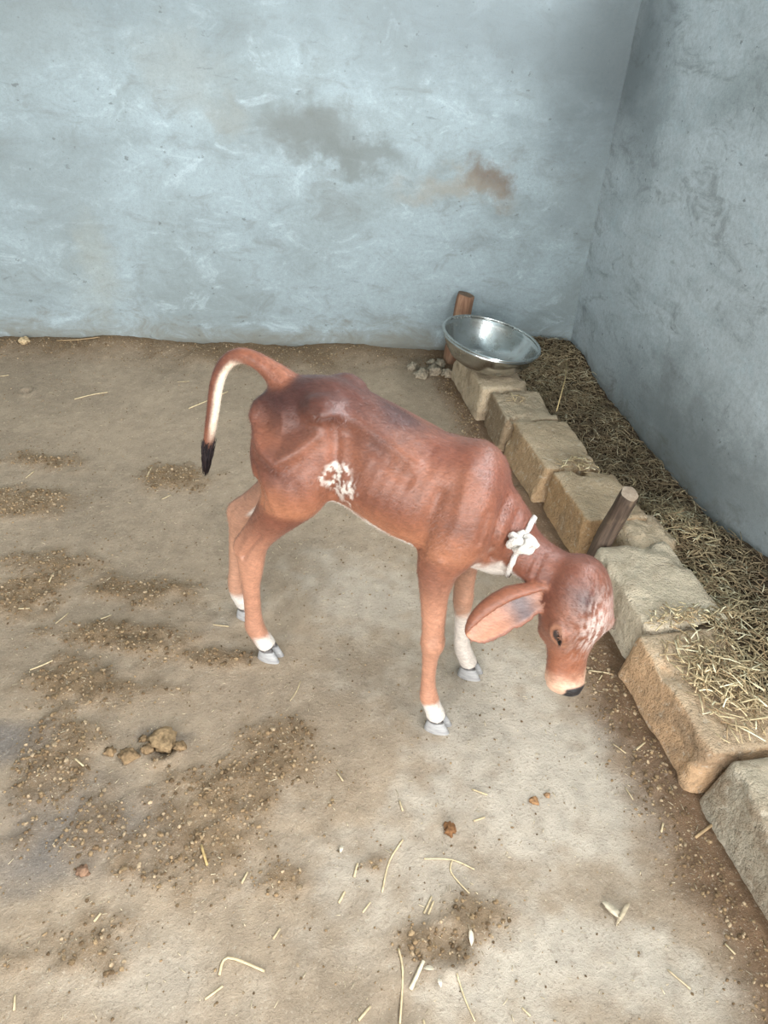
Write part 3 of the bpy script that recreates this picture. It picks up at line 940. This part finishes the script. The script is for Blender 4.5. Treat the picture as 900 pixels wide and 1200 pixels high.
# belly, brisket and inside of the legs are white
c = mixc(c, WHT, isT * sstep(-.30, -.72, NZ_ + (mid - .5) * .5) * sstep(.15, .22, S_) * (Z_ < .54) * (np.abs(L_) < .085))
c = mixc(c, WHT, isT * sstep(.470, .448, Z_ + (mid - .5) * .03) * sstep(.50, .54, S_) * (np.abs(L_) < .07))
inner_leg = legs | (np.char.startswith(TG.astype(str), 'leg') & (Z_ < .55))
c = mixc(c, CRM, inner_leg * sstep(.1, .7, -NL_ * np.sign(L_)) * .45)
c = mixc(c, WHT, (TG == 'leg_lh') * sstep(.1, .6, NL_) * sstep(.345, .365, Z_) * sstep(.46, .42, Z_) * sstep(-.004, .008, S_ - (-.058 + (Z_ - .35) * .85)) * .9)
# socks
c = mixc(c, WHT, (TG == 'leg_rf') * sstep(.088, .066, Z_ + (mid - .5) * .03))
c = mixc(c, WHT, (TG == 'leg_rh') * sstep(.075, .055, Z_) * sstep(.005, .03, S_))
c = mixc(c, WHT, (TG == 'leg_lf') * sstep(.235, .175, Z_ + (mid - .5) * .06) * .9)
c = mixc(c, WHT, (TG == 'leg_lh') * sstep(.085, .06, Z_))
c = mixc(c, lin(70, 62, 60), legs * sstep(.034, .030, Z_))
# white roan patch on the flank
fp = np.hypot((S_ - .246) / .040, (Z_ - .612) / .058) + (mid - .5) * .9
c = mixc(c, WHT, (NL_ > .2) * sstep(1.0, .5, fp) * sstep(.42, .60, fbm(np.stack([S_ * 170 + Z_ * 60, L_ * 40, Z_ * 80 - S_ * 60], 1), 3)) * 1.0)
fp2 = np.hypot((S_ - .268) / .03, (Z_ - .575) / .035) + (mid - .5)
c = mixc(c, WHT, (NL_ > .2) * sstep(1.0, .5, fp2) * sstep(.52, .62, fbm(np.stack([S_ * 120, L_ * 40, Z_ * 70 + 9], 1), 3)) * .8)
# head
front = sstep(.0, .035, hbv)
c = np.where(isH[:, None], mixc(c, lin(146, 90, 64), sstep(.30, .7, ht) * .8), c)
c = mixc(c, lin(66, 38, 34), isH * np.exp(-((ht - .10) * HL / .030) ** 2 - ((hcv - .030) / .026) ** 2) * 1.0)
hairf = fbm(np.stack([hcv * 240, hbv * 50, ht * 20], 1), 3)
gz = isH * np.exp(-((ht - .34) / .21) ** 2) * np.exp(-((hcv + .012) / .040) ** 2) * front
c = mixc(c, lin(206, 192, 184), gz * sstep(.34, .62, hairf) * 1.25)  # forehead grizzle, widened to paint in part of its highlight
c = mixc(c, lin(170, 126, 112), isH * sstep(.05, .20, ht) * sstep(.46, .30, ht) * sstep(.02, -.02, hcv) * front * .5)
c = mixc(c, lin(204, 164, 138), isH * sstep(.76, .92, ht + (mid - .5) * .12))
nose = isH * sstep(.925, .945, ht + (hbv - .015) * 1.6) * sstep(.000, .006, hbv) * sstep(.027, .022, np.abs(hcv))
c = mixc(c, lin(28, 24, 25), nose)
for sg in (1, -1):
    de = np.hypot((ht - .40) * HL / 1.9, (hbv - .034)) + 9 * ((hcv * sg) < .03)
    c = mixc(c, lin(196, 146, 112), isH * np.exp(-((de - .0125) / .003) ** 2) * .25)
    c = mixc(c, lin(44, 34, 32), isH * sstep(.0095, .0075, de))
# ears: colour of the inner side is paler with a grey hollow
isE = np.isin(TG, ['ear_r', 'ear_l'])
c = mixc(c, lin(128, 78, 56), isE * .8)
er = HP(.12, -.010, .052); et = np.array([.560, .150, .358]); ee = unit(et - er)
eu = (PN - er) @ ee / np.linalg.norm(et - er)
ev_ = np.array([0.05, .84, .54]); ep = unit(ev_ - ee * (ev_ @ ee)); eq = np.cross(ee, ep); eq = eq if eq[2] > 0 else -eq
rv = PN - er - np.outer(eu * np.linalg.norm(et - er), ee) - np.outer(.016 * np.sin(math.pi * np.clip(eu, 0, 1)) - .004, eq)
rv /= np.linalg.norm(rv, axis=1, keepdims=True) + 1e-9
inn = (TG == 'ear_r') * sstep(.0, -.35, (rv * np.stack([NS_, NL_, NZ_], 1)).sum(1)) * (eu > .08)
c = mixc(c, lin(176, 124, 98), inn * .9)
c = mixc(c, lin(104, 92, 92), inn * np.exp(-((eu - .36) / .17) ** 2) * .95)
# tail: pale underside, darkening to the switch
isTl = TG == 'tail'
c = mixc(c, lin(236, 216, 194), isTl * sstep(-.05, .8, NS_ * .9 - NZ_ * .4) * sstep(.02, -.03, S_) * sstep(.56, .62, Z_) * .95)
c = mixc(c, lin(46, 36, 36), isTl * sstep(.575, .545, Z_))
c = c * (.82 + .36 * hair)[:, None]
ca = body_me.color_attributes.new('col', 'FLOAT_COLOR', 'POINT')
c4 = np.ones((nv, 4), np.float32); c4[:, :3] = np.clip(c, 0, 1); ca.data.foreach_set('color', c4.ravel())
body_me.polygons.foreach_set('use_smooth', [True] * len(body_me.polygons)); body_me.update()


def coat_mat():
    t = NT('calf_coat'); o = t.obj()
    c = t.n('Attribute', attribute_name='col').outputs['Color']
    st = t.noise(t.mapv(o, scale=(90, 200, 260), rot=(0, .7, 0)), 1.0, 4, .6)
    f2 = t.noise(t.mapv(o, scale=(300, 600, 700), rot=(0, .7, 0)), 1.0, 2, .5)
    k = t.ramp(st, .3, .7, .84, 1.16)
    c = t.mix(1.0, c, t.n('CombineColor', {0: k, 1: k, 2: k}).outputs[0], 'MULTIPLY')
    h = t.math('ADD', st, t.math('MULTIPLY', f2, .4))
    t.P(Base_Color=c, Roughness=.46, Specular_IOR_Level=.55, Sheen_Weight=.06, Sheen_Roughness=.5, Sheen_Tint=(1, .95, .95, 1), Normal=t.bump(h, .35, .003))
    return t.m


COAT = coat_mat()
body = bpy.data.objects.new('body', body_me); COL.objects.link(body); body.parent = calf
body_me.materials.clear(); body_me.materials.append(COAT)
# short lying hairs over the whole coat
NH = 90000
vi = rng.integers(0, nv, NH); hp0 = co2[vi] + rng.normal(0, .0012, (NH, 3)); hn = no[vi]
flow = np.repeat(np.array([[-.55, 0, -.85]]), NH, 0) + rng.normal(0, .22, (NH, 3))
hd = np.isin(TG[vi], ['head']) & (ht[vi] < .5)
wh = HP(.30, .07, 0) * np.array([1, -1, 1]); flow[hd] = (hp0[hd] - wh) / .08 + rng.normal(0, .2, (hd.sum(), 3))
tl_ = TG[vi] == 'tail'; flow[tl_] = np.array([-.3, 0, -1.0])
flow -= hn * (flow * hn).sum(1, keepdims=True); flow /= np.linalg.norm(flow, axis=1, keepdims=True) + 1e-9
hl = rng.uniform(.005, .010, NH)[:, None] * np.where(np.isin(TG[vi], ['ear_r', 'ear_l']) | (hp0[:, 2] < .3), .55, 1)[:, None]
wd = np.cross(flow, hn) * .00030
tipp_ = hp0 + flow * hl + hn * hl * rng.uniform(.12, .34, NH)[:, None]
HV = np.stack([hp0 - wd - hn * .0004, hp0 + wd - hn * .0004, tipp_], 1).reshape(-1, 3)
HC = np.repeat(np.clip(c[vi] * rng.uniform(.75, 1.35, (NH, 1)), 0, 1), 3, 0)
skip = np.repeat((ht[vi] > .88) & np.isin(TG[vi], ['head']), 3).reshape(-1, 3)[:, 0]
HF = np.arange(NH * 3).reshape(-1, 3)[~skip]
slz = lambda p: (p[0], -p[1], p[2])
HAIR = NT('coat_hair'); HAIR.P(Base_Color=HAIR.n('Attribute', attribute_name='col').outputs['Color'], Roughness=.42, Specular_IOR_Level=.55)
o = mesh('coat_hair', HV, HF, HAIR.m, calf, smooth=False, cols=HC); o['kind'] = 'stuff'


# hooves: two claws each with a cleft
def hoof(s, l, lift=0.0, turn=0.0, sc=1.0):
    V, Fc = [], []
    for sg in (1, -1):
        b = len(V); n = 16
        for zi, (z, a0, a1, w, off) in enumerate([(.000, -.028, .032, .0138, .0125), (.004, -.029, .033, .0140, .0127), (.020, -.026, .024, .0134, .0122), (.036, -.022, .014, .0122, .0115), (.042, -.018, .008, .0095, .0100)]):
            for j in range(n):
                an = 2 * math.pi * j / n; cx = math.cos(an); sy = math.sin(an)
                x = (a0 + a1) / 2 + (a1 - a0) / 2 * spow(np.array(cx), .9)
                y = off * sg + w * spow(np.array(sy), .8) * (1 - .35 * max(0, cx))
                if sg * y < .0008: y = .0008 * sg
                V.append((float(x) * sc, float(y) * sc, z * sc))
        for zi in range(4):
            for j in range(n):
                q = (b + zi * n + j, b + zi * n + (j + 1) % n, b + (zi + 1) * n + (j + 1) % n, b + (zi + 1) * n + j); Fc.append(q)
        Fc.append(tuple(range(b, b + n))[::-1]); Fc.append(tuple(range(b + 4 * n, b + 5 * n)))
    o = mesh('hoof', V, Fc, HOOF, calf)
    wp = calf_w @ Vector((s, -l, 0)); o.location = (s, -l, fz(wp.x, wp.y) + lift - .002); o.rotation_euler = (0, 0, turn)
    return o


def hoof_mat():
    t = NT('hoof_horn'); o = t.obj()
    z = t.n('SeparateXYZ', {0: o}).outputs[2]; n1 = t.noise(t.mapv(o, scale=(40, 40, 160)), 1.0, 4)
    c = t.mix(t.ramp(n1, .3, .7), lin(142, 140, 140), lin(172, 170, 168)); c = t.mix(t.ramp(z, .030, .036), c, lin(70, 64, 62))
    t.P(Base_Color=c, Roughness=.45, Normal=t.bump(n1, .3, .003)); return t.m


HOOF = hoof_mat()
calf_w = Matrix.Translation(Vector(HM)) @ Matrix.Rotation(CANG, 4, 'Z')
hoof(.050, .055); hoof(-.076, -.055); hoof(.519, .097, turn=.05); hoof(.545, -.097)

# eyes
EYE = NT('calf_eye'); EYE.P(Base_Color=lin(14, 11, 12), Roughness=.12, Specular_IOR_Level=.4)
LID = NT('eyelash_hair'); LID.P(Base_Color=lin(70, 44, 36), Roughness=.7)
tree = BVHTree.FromPolygons([tuple(p) for p in co2], [tuple(p.vertices) for p in body_me.polygons if not isE[p.vertices[0]]])
for sg in (1, -1):
    p = HP(.40, .034, sg * .045); dirv = unit(hc * sg + hb * .35)
    far = p + dirv * .1
    hit = tree.ray_cast(Vector(slz(far)), Vector(slz(-dirv)))
    q = np.array(hit[0]); hit_n = np.array(hit[1])
    V, Fc = lathe([(max(.0004, .0098 * math.sin(a)), .0098 * math.cos(a)) for a in np.linspace(0, math.pi, 13)], 20)
    ax = Vector(slz(ha)); nn = Vector(slz(dirv)); side_v = ax.cross(nn).normalized(); nn = side_v.cross(ax).normalized()
    Rm = Matrix((ax, side_v, nn)).transposed()
    V = [tuple(Vector(q) - nn * .0030 + Rm @ Vector((x * 1.8, y * .56, z * .60))) for x, y, z in V]
    e = mesh('eye', V, Fc, EYE.m, calf)
    # upper lid with lashes
    lv = []
    for i in range(15):
        t_ = -1 + 2 * i / 14
        bpos = Vector(q) + ax * (t_ * .0150) + side_v * (0) + nn * (.0012)
        up_s = side_v if side_v.dot(Vector(slz(hb))) > 0 else -side_v
        bpos = bpos + up_s * (0.0058 * math.sqrt(max(0, 1 - t_ * t_)))
        tipp = bpos + nn * .005 + up_s * .003 + ax * .002
        lv.append((bpos, tipp, (0, 0, 0), .0005, lin(60, 40, 34)))
    V, Fc, _ = strands(lv); mesh('eyelashes', V, Fc, LID.m, e)

# tail switch: tuft of black hair
sp_ = []
for i in range(420):
    t_ = random.random(); an = random.uniform(0, 6.283); rr = .0175 * math.sqrt(random.random()) * (1 - .35 * t_)
    base = np.array([-.1085 - .010 * t_, -.010, .578 - .055 * t_]) + np.array([math.cos(an) * rr, math.sin(an) * rr, 0])
    L = random.uniform(.022, .050)
    tip = np.array([-.1085 - .010 * t_ - .004 - .10 * L, -.010, base[2] - L]) + np.array([math.cos(an), math.sin(an), 0]) * rr * .6
    sp_.append((base, tip, (math.cos(an) * .002, math.sin(an) * .002, 0), .0009, lin(*random.choice([(40, 30, 32), (56, 44, 44), (34, 28, 32)]))))
V, Fc, C = strands(sp_)
o = mesh('tail_switch', V, Fc, attr_mat('switch_hair', .6, .2, 90, .1, .001), calf, cols=C); o['label'] = 'black hair tuft at the end of the tail'; o['kind'] = 'stuff'

# ------------------------------------------------------------------ rope collar
def rope_mat():
    t = NT('cotton_rope'); o = t.obj()
    n = t.noise(o, 260, 3); n2 = t.noise(o, 40, 3)
    c = t.mix(t.ramp(n, .35, .65), lin(176, 168, 160), lin(206, 200, 192)); c = t.mix(t.ramp(n2, .55, .75, 0, .5), c, lin(190, 160, 140))
    t.P(Base_Color=c, Roughness=.9, Normal=t.bump(n, .5, .003)); return t.m


ROPE = rope_mat()


def sweep(path, r, n=8, closed=True, twist=0.0, lobes=3):
    """twisted rope along a path"""
    P = np.array(path); m = len(P); V, Fc = [], []; acc = 0
    prev = None
    for i in range(m):
        t = unit(P[(i + 1) % m] - P[i - 1]) if closed else unit(P[min(i + 1, m - 1)] - P[max(i - 1, 0)])
        a = np.cross(t, (0.3, .2, 1)) if prev is None else prev - t * (prev @ t)
        a = unit(a); prev = a; b = np.cross(t, a)
        for j in range(n):
            an = 2 * math.pi * j / n
            rr = r * (1 + .16 * math.cos(lobes * an + twist * i))
            V.append(P[i] + rr * (math.cos(an) * a + math.sin(an) * b))
    for i in range(m if closed else m - 1):
        for j in range(n):
            k2 = (i + 1) % m; Fc.append((i * n + j, i * n + (j + 1) % n, k2 * n + (j + 1) % n, k2 * n + j))
    if not closed: Fc.append(tuple(range(n))[::-1]); Fc.append(tuple(range((m - 1) * n, m * n)))
    return V, Fc


collar = empty('rope_collar', HM, CANG); tag(collar, 'knotted white cotton rope collar around the brown neck', 'rope collar')
cc = np.array([.618, .008, .510]); nt = unit((.052, .006, -.040)); nt = unit(np.array([.97, .08, -.17]))
la = unit(np.array([0, 1, 0]) - nt * nt[1]); fo = np.cross(la, nt)
path = []
for i in range(96):
    an = 2 * math.pi * i / 96; dr = math.cos(an) * la + math.sin(an) * fo
    h_ = tree.ray_cast(Vector(slz(cc + dr * .16)), Vector(slz(-dr)))
    hp = np.array(h_[0]) if h_[0] else np.array(slz(cc + dr * .06))
    path.append(hp + np.array(slz(dr)) * .0045)
path = np.array(path)
for _ in range(6): path = (np.roll(path, 1, 0) + path * 2 + np.roll(path, -1, 0)) / 4
V, Fc = sweep(path, .0058, 10, True, .85); mesh('rope_loop', V, Fc, ROPE, collar)
# knot: on the upper right of the neck
best = max(range(96), key=lambda i: path[i][2] * .5 - path[i][1] * .9)
kc = path[best] + np.array([0, -.010, .005])
kpth = []
for i in range(170):
    t_ = i / 170 * 2 * math.pi
    kpth.append(kc + .0175 * np.array([1.15 * (math.cos(2 * t_) * (1 + .45 * math.cos(5 * t_))) / 1.25, math.sin(2 * t_) * (1 + .45 * math.cos(5 * t_)) / 1.25 * .95, .62 * math.sin(5 * t_)]))
V, Fc = sweep(kpth, .0078, 10, True, .8); mesh('knot', V, Fc, ROPE, collar)
tl = [kc + np.array([.010 + .022 * q, -.002, .008 + .004 * q - .010 * q * q]) for q in np.linspace(0, 1, 12)]
V, Fc = sweep(tl, .0075, 10, False, .8); mesh('rope_end', V, Fc, ROPE, collar)
# ------------------------------------------------------------------ things lying on the floor
def stalk(pts, r, col, name='straw', label=None, cat='straw', group=None, flat=.7):
    """a bent stalk through photograph points lying on the ground"""
    P = [at(*p) for p in pts]
    P = catmull(P, 4) if len(P) > 2 else np.array([P[0] + (P[1] - P[0]) * t for t in np.linspace(0, 1, 5)])
    Q = np.array([(p[0], p[1], fz(p[0], p[1]) + r * .75) for p in P])
    for _ in range(2): Q[1:-1, 2] = (Q[:-2, 2] + Q[1:-1, 2] + Q[2:, 2]) / 3
    o0 = Q.mean(0)
    r = r * .72; V, Fc = sweep(Q - o0, r, 6, False, 0.2, 2)
    V = np.array(V)
    ob = mesh(name, V, Fc, STRAW, cols=np.repeat(np.array(col)[None], len(V), 0)); ob.location = o0
    return tag(ob, label, cat, group)


PALE, TAN = lin(198, 178, 142), lin(160, 134, 100)
stalk([(87, 467), (107, 462), (126, 459)], .0032, PALE, label='long pale straw lying alone on bare dirt left of the tail')
stalk([(221, 478), (245, 468), (267, 458)], .0034, PALE, label='long pale straw on the floor just behind the hanging tail')
stalk([(68, 408), (117, 407)], .004, TAN, label='brownish stalk lying along the foot of the grey back wall')
stalk([(472, 984), (456, 1010), (448, 1045)], .0024, PALE, label='long curved straw beside the forked straw on the floor')
fk = stalk([(497, 1006), (530, 1007), (556, 1018)], .0022, PALE, name='forked_straw', label='forked pale straw shaped like a crooked letter T')
br = stalk([(530, 1008), (529, 1022), (550, 1047)], .0022, PALE, name='side_twig'); br.parent = fk; br.location = br.location - fk.location
for kq in ('category', 'label', 'group'):
    if kq in br: del br[kq]
stalk([(467, 1112), (472, 1140), (469, 1198)], .0026, PALE, label='long straight straw beside the hoof print, kinked at one end')
stalk([(481, 1160), (496, 1128)], .0044, lin(212, 198, 170), label='short thick split straw next to the hoof print', name='split_straw')
stalk([(535, 1142), (546, 1172), (557, 1196)], .0020, PALE, label='thin straight straw pointing at the hoof print')
stalk([(257, 1142), (267, 1122), (310, 1138)], .0030, PALE, label='straw bent sharply into a hook on crumbly dirt')
stalk([(240, 1170), (261, 1155)], .0026, PALE, label='short straw beside the hooked straw')
stalk([(236, 991), (243, 1015)], .0034, lin(186, 158, 108), label='short yellow stem piece on the dark crumbs')
stalk([(815, 981), (840, 963)], .0042, TAN, name='twig', label='short tan twig resting against the base of the stone wall', cat='twig')
stalk([(690, 786), (714, 790)], .0026, PALE, label='thin straw in front of the black muzzle')
stalk([(783, 1135), (810, 1158)], .0026, lin(186, 166, 136), label='dusty grey stalk sunk in the dirt near the stone wall')
stalk([(35, 785), (62, 775)], .0030, PALE, label='pale straw lying on the crumbly dirt near the damp patch')
sm_ = [((65, 730), (80, 717)), ((118, 726), (130, 720)), ((22, 715), (35, 713)), ((250, 731), (268, 733)), ((58, 684), (63, 672)), ((340, 820), (348, 808), (352, 797)), ((497, 1070), (506, 1050)), ((502, 1071), (508, 1056)),
       ((425, 1069), (434, 1057)), ((283, 1035), (290, 1022)), ((320, 1100), (328, 1088)), ((16, 1183), (17, 1165)), ((397, 1058), (404, 1045)), ((415, 1028), (419, 1012)), ((553, 925), (571, 932)), ((555, 962), (568, 958)),
       ((468, 938), (472, 950)), ((718, 872), (733, 884)), ((733, 922), (742, 937)), ((775, 975), (777, 965)), ((0, 440), (10, 439)), ((208, 447), (222, 446)), ((420, 1196), (434, 1180)), ((496, 1195), (499, 1205)),
       ((172, 560), (178, 548)), ((30, 560), (40, 552)), ((700, 800), (708, 788)), ((850, 1105), (862, 1118)), ((190, 585), (200, 580)), ((88, 890), (98, 898)), ((110, 1080), (118, 1070)), ((612, 1180), (622, 1190)), ((395, 905), (402, 915)), ((745, 880), (755, 872))]
def bit_place(x, y):
    if y < 600: return 'short dry straw bit on bare dirt toward the back wall'
    if x > 690: return 'short dry straw bit in the brown dirt along the stone wall'
    if y > 1000 and 380 < x < 640: return 'short dry straw bit scattered around the hoof print'
    if y < 840 and x < 400: return 'short dry straw bit on the floor near the hind hooves'
    if x < 340: return 'short dry straw bit on the crumbly dirt around the damp patch'
    return 'short dry straw bit on pale floor between fore hooves and forked straw'


for pts in sm_:
    stalk(pts, random.uniform(.0018, .0030), PALE * random.uniform(.8, 1.05), label=bit_place(*pts[0]), group='short straw bits on the floor')


def leaf(pts_mid, wid, col, label):
    P = [at(*p) for p in pts_mid]; P = catmull(P, 4) if len(P) > 2 else np.array([P[0] + (P[1] - P[0]) * t for t in np.linspace(0, 1, 9)])
    n = len(P); V, Fc = [], []
    for i, p in enumerate(P):
        t = unit(P[min(i + 1, n - 1)] - P[max(i - 1, 0)]); sd = unit(np.cross(t, (0, 0, 1))); w = wid * (math.sin(math.pi * (.08 + .84 * i / (n - 1))) ** .8)
        z = fz(p[0], p[1]) + .003 + .004 * math.sin(math.pi * i / (n - 1))
        c0 = np.array([p[0], p[1], z])
        V += [c0 - sd * w + np.array([0, 0, .003]), c0, c0 + sd * w + np.array([0, 0, .004]), c0 + np.array([0, 0, -.0012])]
    for i in range(n - 1):
        for j in range(4): Fc.append((i * 4 + j, i * 4 + (j + 1) % 4, (i + 1) * 4 + (j + 1) % 4, (i + 1) * 4 + j))
    Fc.append((3, 2, 1, 0)); Fc.append(tuple((n - 1) * 4 + j for j in range(4)))
    o0 = np.mean(V, 0); ob = mesh('dry_leaf', np.array(V) - o0, Fc, STRAW, cols=np.repeat(np.array(col)[None], len(V), 0)); ob.location = o0
    return tag(ob, label, 'leaf')


leaf([(706, 1056), (718, 1068), (729, 1075)], .0085, lin(206, 190, 164), 'broad dry leaf, the wider of two crossing leaf scraps')
leaf([(723, 1084), (730, 1070), (737, 1058)], .0045, lin(190, 172, 144), 'narrow dry leaf scrap touching the broader pale leaf')
leaf([(496, 1137), (508, 1138)], .0045, lin(206, 192, 168), 'cream chip of husk at the thick split straw')
leaf([(550, 1094), (552, 1110)], .0045, lin(208, 196, 174), 'white husk chip on the rim of the hoof print')
leaf([(401, 992), (399, 1000)], .004, lin(200, 188, 166), 'small pale husk chip near the curved straw')
leaf([(513, 1148), (517, 1157)], .004, lin(204, 194, 174), 'white husk chip between two straws below the hoof print')

CLOD = attr_mat('dry_dung_clod', .95, .3, 120, .6, .004, .15)


def clod(px, py, r, col, name, label, cat, group=None, seed=0, sq=.7):
    bm = bmesh.new(); bmesh.ops.create_icosphere(bm, subdivisions=3, radius=1.0)
    V = np.array([v.co[:] for v in bm.verts]); Fc = [[v.index for v in f.verts] for f in bm.faces]; bm.free()
    nn = fbm(V * 1.6 + seed * 9.1, 3) - .5; n3 = fbm(V * 6 + seed * 3.3, 3) - .5
    V = V * (1 + 1.5 * nn + 1.0 * n3)[:, None] * r; V[:, 2] *= sq
    p = at(px, py); ob = mesh(name, V, Fc, CLOD, cols=np.repeat(np.array(col)[None], len(V), 0) * (.8 + .5 * (nn + n3 + .4))[:, None])
    ob.location = (p[0], p[1], fz(p[0], p[1]) + r * sq * .35)
    return tag(ob, label, cat, group)


DB = lin(124, 102, 76)
clod(192, 868, .030, lin(134, 112, 84), 'dung_clod', 'largest crumbly tan dung clod at the edge of the damp patch', 'dung clod', seed=1, sq=.55)
for i, (a, b, r) in enumerate([(150, 885, .017), (128, 880, .012), (172, 880, .014), (210, 878, .013), (168, 866, .010)]):
    clod(a, b, r, DB, 'dung_clod', 'small brown clod beside the largest crumbly dung clod', 'dung clod', 'clods by the damp patch', 10 + i)
clod(527, 972, .013, lin(118, 84, 56), 'dung_clod', 'dark brown dung lump between the fore hooves and the forked straw', 'dung clod', seed=20)
clod(626, 939, .010, lin(150, 114, 80), 'dung_clod', 'round orange-brown pellet on the pale floor', 'dung clod', seed=21)
clod(641, 932, .006, lin(150, 118, 88), 'dung_clod', 'tiny pellet touching the round orange-brown one', 'dung clod', seed=22)
clod(96, 1020, .012, lin(128, 100, 80), 'dung_clod', 'reddish crumb lump below the damp patch', 'dung clod', seed=23)
clod(30, 407, .022, lin(188, 164, 128), 'pebble', 'pale round pebble at the foot of the back wall beside the brown bank', 'stone', seed=24, sq=.9)
for i, (a, b, r) in enumerate([(494, 440, .030), (509, 437, .034), (515, 430, .026), (524, 441, .026), (484, 432, .022), (505, 427, .02)]):
    clod(a, b, r, lin(150, 138, 120), 'rubble_stone', 'grey rubble stone in the small pile by the end of the stone wall', 'stone', 'rubble pile near the bowl', 30 + i, .8)

# ------------------------------------------------------------------ crumbs and chaff nobody could count
ICO = None
bm = bmesh.new(); bmesh.ops.create_icosphere(bm, subdivisions=1, radius=1.0)
IV = np.array([v.co[:] for v in bm.verts]); IF = np.array([[v.index for v in f.verts] for f in bm.faces]); bm.free()


def scatter(n, accept, rmin, rmax, cols, name, label, cat):
    xs_ = rng.uniform(-2.0, 1.0, n * 14); ys_ = rng.uniform(.35, 3.35, n * 14)
    ms = [on_grid(q, xs_, ys_) for q in FM]; w = accept(ms, xs_, ys_)
    k_, m_ = km(xs_, ys_)
    ok = (rng.random(len(xs_)) < w) & (m_ < -.025) & (dist_back(xs_, ys_) > .02)
    idx = np.where(ok)[0][:n]; x, y = xs_[idx], ys_[idx]
    z = on_grid(fzv, x, y); N = len(idx)
    r = rmin + (rmax - rmin) * rng.random(N) ** 4.5 * np.clip(.45 + 1.1 * w[idx], 0, 1)
    sc = rng.uniform(.6, 1.3, (N, 1, 3)) * r[:, None, None]
    jit = 1 + rng.uniform(-.25, .25, (N, len(IV), 1))
    V = (IV[None] * jit) * sc; an = rng.uniform(0, 6.28, N); ca, sa = np.cos(an)[:, None], np.sin(an)[:, None]
    V = np.stack([V[..., 0] * ca - V[..., 1] * sa, V[..., 0] * sa + V[..., 1] * ca, V[..., 2] * .8], -1)
    V = V + np.stack([x, y, z + r * .25], 1)[:, None]
    Fc = (IF[None] + (np.arange(N) * len(IV))[:, None, None]).reshape(-1, 3)
    ci = rng.integers(0, len(cols), N); cc_ = np.array(cols)[ci] * rng.uniform(.75, 1.2, (N, 1))
    o = mesh(name, V.reshape(-1, 3), Fc, CLOD, smooth=False, cols=np.repeat(cc_, len(IV), 0))
    return tag(o, label, cat, kind='stuff')


scatter(34000, lambda m, x, y: np.clip(m[0] * .7 + m[1] * .6 + m[2] * .4, .05, 1), .0006, .0058, [lin(126, 104, 78), lin(106, 86, 64), lin(138, 116, 88), lin(154, 134, 108)], 'dirt_crumbs', 'loose brown crumbs of dried dung and soil scattered over the floor', 'dirt')
sp_ = []
N = 16000
xs_ = rng.uniform(-2.0, 1.0, N); ys_ = rng.uniform(.35, 3.35, N); ms = [on_grid(q, xs_, ys_) for q in FM]; k_, m_ = km(xs_, ys_)
ok = (rng.random(N) < np.clip(.30 + .3 * ms[0] + .3 * ms[1] + .3 * ms[2], 0, 1)) & (m_ < -.03) & (dist_back(xs_, ys_) > .03)
xs_, ys_ = xs_[ok], ys_[ok]; zs_ = on_grid(fzv, xs_, ys_)
for x, y, z in zip(xs_, ys_, zs_):
    L = .003 + .012 * random.random() ** 3; an = random.uniform(0, 6.283); d = np.array([math.cos(an), math.sin(an), random.gauss(0, .15)]) * L / 2
    c0 = np.array([x, y, z + .001])
    sp_.append((c0 - d, c0 + d, (0, 0, 0), random.uniform(.0004, .0011), lin(214, 196, 164) * random.uniform(.5, 1.0)))
V, Fc, C = strands(sp_)
tag(mesh('chaff', V, Fc, STRAW, cols=C), 'tiny pale chaff flecks strewn over the dirt floor', 'chaff', kind='stuff')
